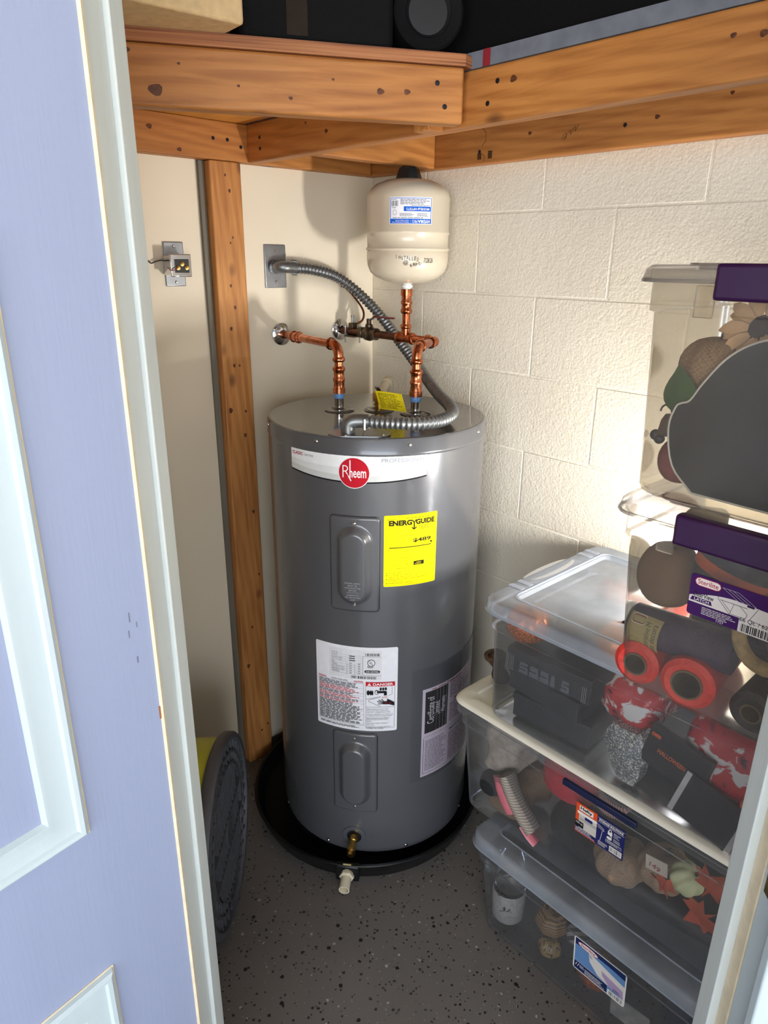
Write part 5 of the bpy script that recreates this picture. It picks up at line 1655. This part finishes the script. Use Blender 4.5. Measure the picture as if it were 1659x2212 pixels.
# tub 4 -----------------------------------------------------------
pumpkin('brown_gourd', 'smooth brown gourd at the upper left of the purple latch tub', (-0.475, -1.300, 1.118), 0.052, 1.15, M('brown_velvet', (104, 82, 66), 0.8, nscale=20, nvar=0.1), 5, 0.04, 'gourd')
crumple('felt_hat', 'pale grey felt hat point behind the brown gourd', (-0.47, -1.36, 1.165), (-0.40, -1.29, 1.235), M('grey_felt', (140, 132, 118), 0.9), 0.25, 3, 'hat', 8)
bw = thing('striped_bucket', (-0.46, -1.385, 1.10), 'black and orange banded trick or treat bucket in the purple latch tub', 'bucket')
for k, (za, zb, ra, rb, mt_) in enumerate(((0.0, 0.022, 0.050, 0.058, 'o'), (0.022, 0.048, 0.058, 0.064, 'k'), (0.048, 0.066, 0.064, 0.066, 'o'), (0.066, 0.100, 0.066, 0.068, 'k'))):
    lathe('bucket_band', [(ra, za), (rb, zb)], M('orange_paint', (196, 92, 40), 0.5) if mt_ == 'o' else M('bucket_black', (30, 30, 34), 0.5), bw, (-0.468, -1.385, 1.098), (0.18, -0.25, 1), 32)
lathe('bucket_base', [(0.0, 0.0), (0.050, 0.0), (0.050, 0.002)], M('orange_paint', (196, 92, 40), 0.5), bw, (-0.468, -1.385, 1.098), (0.18, -0.25, 1), 32)
# folded purple cloth ribbon with its tan card
rbn = thing('ribbon_roll', (-0.5, -1.30, 1.0), 'dark purple mesh roll with a tan paper wrapper in the purple latch tub', 'mesh roll')
lathe('wound_mesh', [(0.0, 0.0), (0.028, 0.0), (0.034, 0.006), (0.034, 0.17), (0.0, 0.17)], M('dark_purple_mesh', (44, 36, 62), 0.7, nscale=90, nvar=0.2, bump=0.4, bscale=220), rbn, (-0.505, -1.262, 1.026), (0.08, -1, 0.02), 32)
wr_ = Print('paper_wrapper', lambda u, v, h: V((-0.5055-0.0005-(math.cos(v/0.0345))*(0.0352+h), -1.272-u, 1.026+math.sin(v/0.0345)*(0.0352+h))), rbn)
TN = (150, 138, 96)
vs = [(u, -0.035+0.07*i/10) for i in range(11) for u in (0.0, 0.055)]
wr_._add(TN, vs, [(2*i, 2*i+1, 2*i+3, 2*i+2) for i in range(10)])
wr_.text((60, 58, 50), 'Decorative M', 0.030, -0.030, 0.009, 0.055, rot=90); wr_.text((60, 58, 50), 'Filet decora', 0.041, -0.030, 0.009, 0.055, rot=90)
wr_.disc((48, 40, 40), 0.014, -0.018, 0.010, 0.011); wr_.rrect((200, 190, 180), 0.004, 0.016, 0.028, 0.034, 0.004); wr_.rrect((110, 50, 54), 0.006, 0.018, 0.026, 0.032, 0.003)
wr_.done()
REDM = M('red_deco_mesh', (206, 56, 48), 0.5, nscale=120, nvar=0.18, bump=0.4, bscale=250)
CORE = M('cardboard_core', (92, 84, 66), 0.85)
meshroll('red_mesh_roll', 'left roll of red deco mesh standing end-on in the purple latch tub', (-0.545, -1.298, 0.972), (1, 0.10, 0), 0.22, 0.038, 0.020, REDM, CORE)
meshroll('red_mesh_roll', 'right roll of red deco mesh lying end-on in the purple latch tub', (-0.545, -1.386, 0.975), (1, 0.12, 0), 0.22, 0.043, 0.025, REDM, CORE)
BLKM = M('black_deco_mesh', (30, 31, 36), 0.45, nscale=90, nvar=0.3, bump=0.5, bscale=140)
meshroll('black_mesh_roll', 'black deco mesh roll lying across the middle of the purple latch tub', (-0.425, -1.335, 1.040), (0.05, -1, 0), 0.20, 0.040, 0.018, BLKM, CORE)
meshroll('black_mesh_roll', 'black deco mesh roll at the lower right of the purple latch tub', (-0.535, -1.482, 0.968), (1, 0, 0.05), 0.20, 0.034, 0.016, BLKM, CORE)
rg = thing('wreath_ring', (-0.5, -1.48, 1.05), 'tan straw wreath ring at the right of the purple latch tub', 'wreath')
tube('straw_ring', [V((-0.500+0.02*math.sin(a), -1.482+0.050*math.cos(a), 1.090+0.050*math.sin(a))) for a in [2*PI*i/28 for i in range(29)]], 0.011, M('tan_straw', (160, 138, 96), 0.85, nscale=90, nvar=0.25, bump=0.5, bscale=200), rg, 12, cap=False)
crumple('packed_net', 'bundle of black netting filling the back of the purple latch tub', (-0.40, -1.62, 0.965), (-0.275, -1.42, 1.16), BLKM, 0.15, 8, 'netting', 12)

# tub 3 -----------------------------------------------------------
OG = glitter('orange_glitter', (176, 84, 40), (255, 150, 70))
pumpkin('glitter_pumpkin', 'orange glitter pumpkin at the left front corner of the middle tub', (-0.392, -0.975, 0.860), 0.050, 0.90, OG, 8, 0.09)
pumpkin('glitter_pumpkin', 'orange glitter pumpkin under the clear lid beside the purple latch tub', (-0.33, -1.160, 0.872), 0.050, 0.82, OG, 8, 0.09)
pumpkin('glitter_pumpkin', 'small dull orange pumpkin at the back of the middle tub', (-0.12, -1.02, 0.86), 0.042, 0.85, M('dull_orange', (150, 88, 52), 0.6, nscale=40, nvar=0.2), 8, 0.09)
DKB = M('dark_printed_card', (40, 42, 48), 0.5, nscale=30, nvar=0.2)
def cardbox(label, lo, hi, rz, words=None):
    c = (V(lo)+V(hi))/2
    t = thing('card_box', (c.x, c.y, lo[2]), label, 'card box')
    mw = Matrix.Translation(c) @ Matrix.Rotation(rad(rz), 4, 'Z')
    h = (V(hi)-V(lo))/2
    box('box_shell', -h, h, DKB, t, 0.003, mw=mw)
    box('box_lid', (-h.x-0.002, -h.y-0.002, h.z-0.014), (h.x+0.002, h.y+0.002, h.z+0.0015), DKB, t, 0.002, mw=mw)
    if words:
        pm = Print('box_print', lambda u, v, h_: mw @ V((-h.x-0.002-h_, h.y-u, v)), t)
        for i in range(3):
            pm.rect((120, 120, 124), 0.006+0.004*i, -h.z+0.002, 0.0075+0.004*i, h.z-0.016); pm.rect((120, 120, 124), 2*h.y-0.018+0.004*i, -h.z+0.002, 2*h.y-0.0165+0.004*i, h.z-0.016)
        for i, (w_, cuts) in enumerate(words):
            u_ = 0.030+0.026*i; v0_, v1_ = -h.z+0.007, h.z-0.022
            pm.poly((92, 94, 102), [(u_, v0_), (u_+w_, v0_), (u_+w_-0.002, v1_), (u_+0.003, v1_)])
            for k_ in range(cuts):
                vv = v0_+(v1_-v0_)*(k_+1)/(cuts+1)
                pm.rect((40, 42, 48), u_+(0.005 if k_ % 2 else 0.0), vv-0.0012, u_+w_-(0.0 if k_ % 2 else 0.006), vv+0.0012)
        pm.done()
    return t
cardbox('black card box with grey lettering, topmost of the boxes in the middle tub', (-0.425, -1.150, 0.752), (-0.26, -0.950, 0.808), 4, ((0.024, 2), (0.024, 1), (0.023, 1), (0.012, 0), (0.020, 2)))
cardbox('plain black card box second from the top in the middle tub', (-0.420, -1.140, 0.697), (-0.25, -0.955, 0.749), -3)
cardbox('plain black card box at the bottom of the middle tub', (-0.415, -1.150, 0.636), (-0.24, -0.965, 0.694), 5)
bk_ = thing('black_cauldron', (-0.2, -1.06, 0.81), 'dark blue grey plastic cauldron behind the glitter pumpkin', 'cauldron')
lathe('cauldron_pot', [(0.0, 0.0), (0.045, 0.002), (0.068, 0.025), (0.070, 0.055), (0.060, 0.078), (0.066, 0.086), (0.062, 0.086), (0.054, 0.076)], M('blue_black_plastic', (40, 46, 58), 0.45), bk_, (-0.300, -1.075, 0.812), (-0.1, 0.1, 1), 32)
POPPY = patches('poppy_print', (206, 202, 198), (176, 44, 48), (74, 30, 36), 17)
crumple('poppy_bag', 'crumpled poppy print bag right of the black boxes in the middle tub', (-0.440, -1.30, 0.735), (-0.27, -1.165, 0.845), POPPY, 0.28, 2, 'gift bag', 16, 12)
crumple('poppy_bag', 'flat poppy print bag under the purple latch tub, at the right of the middle tub', (-0.435, -1.56, 0.700), (-0.30, -1.345, 0.850), POPPY, 0.18, 6, 'gift bag', 16, 10)
SEQ = glitter('silver_sequins', (120, 124, 128), (240, 236, 220), 0.3)
ow = thing('sequin_owl', (-0.42, -1.25, 0.64), 'silver sequin owl figure in the middle tub', 'figurine')
ol = [(-0.006, 0.0), (0.026, 0.0), (0.034, 0.02), (0.036, 0.05), (0.047, 0.075), (0.046, 0.098), (0.032, 0.112), (0.026, 0.124), (0.016, 0.116), (-0.016, 0.116), (-0.032, 0.118), (-0.044, 0.096), (-0.047, 0.072), (-0.034, 0.05), (-0.022, 0.02)]
om = planemap((-0.438, -1.255, 0.645), (0, -1, 0), (0, 0, 1)); n = len(ol)
f0 = [om(a, b_, 0.004) for a, b_ in ol]; f1 = [om(a, b_, -0.03) for a, b_ in ol]; cc = om(0.0, 0.065, 0.016)
fixn(mesh('owl_body', f0+f1+[cc], [(i, (i+1) % n, 2*n) for i in range(n)]+[tuple(range(n, 2*n))]+[(i, n+i, n+(i+1) % n, (i+1) % n) for i in range(n)], SEQ, ow))
sg = thing('halloween_sign', (-0.42, -1.36, 0.66), 'black sign with orange lettering beside the silver owl', 'sign')
box('sign_board', (-0.008, -0.060, -0.045), (0.004, 0.060, 0.045), M('sign_black', (26, 26, 28), 0.5), sg, 0.002, mw=Matrix.Translation((-0.437, -1.352, 0.752)) @ Matrix.Rotation(rad(12), 4, 'X'))
pq = Print('sign_print', planemap((-0.4456, -1.318, 0.752), (0, -0.978, -0.208), (0, -0.208, 0.978)), sg)
pq.text((196, 100, 60), 'HALLOWEEN', 0.0, 0.0, 0.055, 0.010, bold=0.02); pq.text((206, 90, 50), 'om', -0.022, 0.028, 0.018, 0.008, bold=0.05)
pq.done()
fr_ = thing('picture_frame', (-0.43, -1.40, 0.64), 'white bordered black picture panel at the lower right of the middle tub', 'picture frame')
FMW = Matrix.Translation((-0.448, -1.425, 0.688)) @ Matrix.Rotation(rad(14), 4, 'X')
box('frame_back', (0.0, -0.060, -0.050), (0.006, 0.060, 0.050), M('frame_black', (24, 24, 30), 0.5), fr_, mw=FMW)
for a in ((-0.060, -0.050, -0.050, 0.050), (0.050, -0.050, 0.060, 0.050)):
    box('frame_rail', (-0.003, a[0], a[1]), (0.0, a[2], a[3]), M('frame_white', (176, 172, 170), 0.6), fr_, 0.001, mw=FMW)
crumple('black_netting', 'black netting packed along the bottom of the middle tub', (-0.40, -1.60, 0.632), (-0.12, -1.18, 0.70), BLKM, 0.2, 14, 'netting', 12)
crumple('orange_streamer', 'short orange streamer beside the picture panel', (-0.444, -1.485, 0.700), (-0.430, -1.468, 0.745), M('orange_streamer_film', (204, 86, 44), 0.5), 0.2, 4, 'streamer', 8)

# tub 2 -----------------------------------------------------------
CRINK = M('pale_tissue', (176, 164, 150), 0.8, nscale=40, nvar=0.3, bump=0.8, bscale=60)
crumple('tissue_bundle', 'crumpled pale tissue at the left end of the ivory lidded tub', (-0.43, -0.985, 0.43), (-0.27, -0.880, 0.575), CRINK, 0.3, 5, 'tissue', 14, 20)
crumple('burlap_scrap', 'rumpled tan burlap under the tissue in the ivory lidded tub', (-0.425, -1.02, 0.325), (-0.25, -0.90, 0.425), BURLAP, 0.3, 9, 'burlap', 12, 16)
rd = thing('red_hat', (-0.36, -1.10, 0.48), 'red felt hat pressed against the side of the ivory lidded tub', 'hat')
lathe('hat_crown', [(0.0, 0.0), (0.040, 0.004), (0.066, 0.022), (0.074, 0.060), (0.070, 0.110), (0.060, 0.112)], M('red_felt', (178, 36, 48), 0.8, nscale=50, nvar=0.15), rd, (-0.365, -1.105, 0.470), (0.12, -0.15, 1), 32)
lathe('hat_brim', [(0.062, 0.110), (0.078, 0.114), (0.080, 0.117), (0.060, 0.116)], M('red_felt', (178, 36, 48), 0.8), rd, (-0.365, -1.105, 0.470), (0.12, -0.15, 1), 32, closed=True)
gl = stripes('grey_knit', (150, 140, 128), (112, 102, 94), 60, 'Z', 1.0)
t_ = tag(tube('knit_scarf', catmull([(-0.425, -0.975, 0.470), (-0.428, -1.000, 0.430), (-0.428, -1.030, 0.395), (-0.425, -1.060, 0.365)], 6), 0.024, gl, None, 12, flat=0.6), 'grey ribbed knit scarf end below the red hat', 'scarf')
PK = M('pink_satin', (196, 110, 122), 0.4)
tag(tube('pink_ribbon', catmull([(-0.432, -0.955, 0.455), (-0.434, -0.970, 0.420), (-0.434, -0.985, 0.395), (-0.432, -1.00, 0.375)], 6), 0.017, PK, None, 10, flat=0.35), 'pink satin ribbon loop left of the knit scarf', 'ribbon')
tag(tube('pink_ribbon', catmull([(-0.430, -1.035, 0.365), (-0.432, -1.055, 0.352), (-0.430, -1.075, 0.340)], 6), 0.014, PK, None, 10, flat=0.4), 'pink satin ribbon tail under the knit scarf', 'ribbon')
pumpkin('black_ornament', 'black velvet ornament beside the pink ribbon loop', (-0.410, -0.925, 0.405), 0.034, 0.95, M('black_velvet', (24, 24, 26), 0.9), 6, 0.04, 'ornament', None)
pumpkin('burlap_pumpkin', 'large burlap pumpkin under the orange and navy label', (-0.375, -1.255, 0.395), 0.062, 0.78, weave('pale_burlap', (160, 134, 108), (110, 88, 68), 300), 9, 0.10)
pumpkin('burlap_pumpkin', 'burlap pumpkin with a price tag, right of the orange and navy label', (-0.375, -1.345, 0.442), 0.056, 0.78, weave('pale_burlap', (160, 134, 108), (110, 88, 68), 300), 9, 0.10)
ptg = tag(box('price_tag', (-0.0012, -0.022, -0.016), (0.0, 0.022, 0.016), ink((190, 176, 160)), None, mw=Matrix.Translation((-0.4395, -1.352, 0.500)) @ Matrix.Rotation(rad(-8), 4, 'X')), 'small paper price tag on the burlap pumpkin', 'price tag')
pq = Print('tag_print', planemap((-0.4412, -1.338, 0.492), (0, -0.99, -0.139), (0, -0.139, 0.99)), ptg)
pq.text((150, 50, 60), '149', 0.0, 0.0, 0.022, 0.011)
pq.done()
pumpkin('mini_pumpkin', 'small pale green and white pumpkin at the right of the ivory lidded tub', (-0.405, -1.400, 0.482), 0.034, 0.92, M('pale_green_white', (204, 206, 158), 0.5, nscale=25, nvar=0.12), 8, 0.14, axis=(0.0, -0.55, 0.8))
ML_ = M('orange_leaf', (176, 70, 40), 0.7, nscale=30, nvar=0.25)


def maple(label, org, rot, S):
    pts = [(0, -0.5), (0.05, -0.15), (0.35, -0.30), (0.30, -0.12), (0.55, 0.05), (0.40, 0.12), (0.45, 0.32), (0.20, 0.22), (0.14, 0.32), (0.0, 0.60), (-0.14, 0.32), (-0.20, 0.22), (-0.45, 0.32), (-0.40, 0.12), (-0.55, 0.05), (-0.30, -0.12), (-0.35, -0.30), (-0.05, -0.15)]
    c, s_ = math.cos(rot), math.sin(rot)
    vs = []
    for a, b_ in pts:
        x, y = (a*c-b_*s_)*S, (a*s_+b_*c)*S
        vs.append(V(org)+V((-0.004*math.cos(a*6), -x, y)))
    vs2 = [v+V((0.0012, 0, 0)) for v in vs]; n = len(vs)
    o = fixn(mesh('maple_leaf', vs+vs2, [tuple(range(n)), tuple(reversed(range(n, 2*n)))]+[(i, n+i, n+(i+1) % n, (i+1) % n) for i in range(n)], ML_))
    return tag(o, label, 'leaf')


maple('orange artificial maple leaf left of the mini pumpkin', (-0.428, -1.368, 0.455), 0.5, 0.055)
maple('upper orange artificial maple leaf right of the mini pumpkin', (-0.428, -1.452, 0.520), -0.4, 0.075)
maple('lower orange artificial maple leaf right of the mini pumpkin', (-0.426, -1.445, 0.440), 2.4, 0.075)
crumple('black_cloth', 'folded black cloth in the bottom of the ivory lidded tub', (-0.41, -1.60, 0.322), (-0.10, -1.03, 0.395), BLKM, 0.12, 17, 'cloth', 12)
bs = thing('striped_basket', (-0.41, -1.20, 0.55), 'small red and white striped basket behind the navy latch', 'basket')
lathe('basket_wall', [(0.0, 0.0), (0.030, 0.0), (0.040, 0.045), (0.037, 0.045)], stripes('red_white_stripe', (170, 70, 74), (188, 176, 160), 70, 'Y'), bs, (-0.40, -1.222, 0.530), (0.1, -0.3, 1), 24)

# tub 1 -----------------------------------------------------------
mg = thing('spiderweb_mug', (-0.42, -0.99, 0.01), 'white mug with a cobweb pattern at the left end of the lowest tub', 'mug')
lathe('mug_wall', [(0.0, 0.002), (0.034, 0.002), (0.040, 0.010), (0.042, 0.085), (0.040, 0.088), (0.038, 0.085), (0.036, 0.012), (0.0, 0.010)], patches('cobweb_china', (176, 170, 168), (190, 186, 182), (60, 58, 60), 40), mg, (-0.405, -0.998, 0.030), (0.05, 0.05, 1), 28)
gj = thing('glass_jar', (-0.40, -0.99, 0.13), 'glass jar holding wooden tags above the cobweb mug', 'jar')
lathe('jar_wall', [(0.0, 0.0), (0.036, 0.0), (0.041, 0.008), (0.041, 0.070), (0.037, 0.078), (0.037, 0.086)], plastic_mat('jar_glass', (0.92, 0.93, 0.92), 0.06, 0.05), gj, (-0.400, -0.995, 0.128), seg=28)
for k, (a, z_) in enumerate(((12, 0.165), (-20, 0.178), (35, 0.185))):
    box('wooden_tag', (-0.012, -0.016, -0.003), (0.012, 0.016, 0.003), M('pale_wood', (168, 132, 96), 0.7), gj, 0.001, mw=Matrix.Translation((-0.405, -0.985-0.008*k, z_)) @ Matrix.Rotation(rad(a), 4, 'X') @ Matrix.Rotation(rad(60), 4, 'Y'))
DK = M('dark_wicker', (52, 44, 40), 0.8, nscale=60, nvar=0.4, bump=0.7, bscale=120)
pumpkin('wicker_pumpkin', 'dark wicker pumpkin behind the cobweb mug in the lowest tub', (-0.30, -1.085, 0.150), 0.062, 0.9, DK, 10, 0.08)
pumpkin('carved_pumpkin', 'tan wooden pumpkin with a carved face in the lowest tub', (-0.395, -1.120, 0.115), 0.042, 0.85, stripes('tan_grain', (150, 118, 74), (96, 74, 50), 46, 'Z', 3), 8, 0.08)
pumpkin('carved_pumpkin', 'small tan pumpkin with round eyes, below the tan wooden pumpkin', (-0.405, -1.128, 0.045), 0.030, 0.9, patches('tan_faces', (60, 50, 40), (164, 136, 88), (50, 40, 34), 60), 7, 0.08)
chv = stripes('chevron_cloth', (150, 140, 140), (60, 54, 60), 22, 'DIAGONAL', 0)
crumple('chevron_cloth', 'grey chevron cloth left of the blue label', (-0.425, -1.23, 0.115), (-0.33, -1.165, 0.160), chv, 0.15, 4, 'cloth', 8)
pumpkin('glitter_pumpkin', 'orange glitter pumpkin at the bottom of the lowest tub under the blue label', (-0.380, -1.240, 0.055), 0.048, 0.85, glitter('dull_orange_glitter', (150, 72, 44), (224, 120, 70)), 8, 0.09)
crumple('dark_garland', 'dark artificial garland filling the middle of the lowest tub', (-0.30, -1.36, 0.010), (-0.06, -1.17, 0.24), M('dark_garland_fibre', (36, 36, 42), 0.85, nscale=70, nvar=0.5, bump=1.0, bscale=90), 0.22, 21, 'garland', 14, 18)
crumple('blue_throw', 'dark blue folded throw at the right of the lowest tub', (-0.42, -1.68, 0.010), (-0.06, -1.37, 0.22), M('dark_blue_cloth', (36, 44, 62), 0.85, nscale=90, nvar=0.2, bump=0.4, bscale=200), 0.1, 23, 'throw', 12)
tag(box('paper_sheet', (-0.001, -0.045, -0.03), (0.001, 0.045, 0.03), M('grey_printed_paper', (136, 132, 126), 0.7, nscale=50, nvar=0.25), None, mw=Matrix.Translation((-0.4365, -1.352, 0.075)) @ Matrix.Rotation(rad(-5), 4, 'X')), 'grey paper sheet against the side of the lowest tub', 'paper')

# brown knitted glove lying on the ivory lid, against the middle tub
KN = M('brown_knit', (78, 58, 42), 0.95, nscale=120, nvar=0.35, bump=0.8, bscale=300)
gv = thing('knit_glove', (-0.32, -0.87, Z2), 'brown knitted glove standing on the ivory lid behind the middle tub', 'glove')
tube('cuff', catmull([(-0.330, -0.866, Z2+0.004), (-0.333, -0.862, Z2+0.028), (-0.342, -0.860, Z2+0.055), (-0.350, -0.858, Z2+0.078)], 5), lambda i: 0.021+0.004*math.sin(i*0.6), KN, gv, 14, flat=0.72)
lathe('cuff_hem', [(0.018, 0.0), (0.026, 0.002), (0.027, 0.009), (0.021, 0.012), (0.017, 0.008)], KN, gv, (-0.350, -0.858, Z2+0.074), (-0.12, 0.05, 1), 20, closed=True)
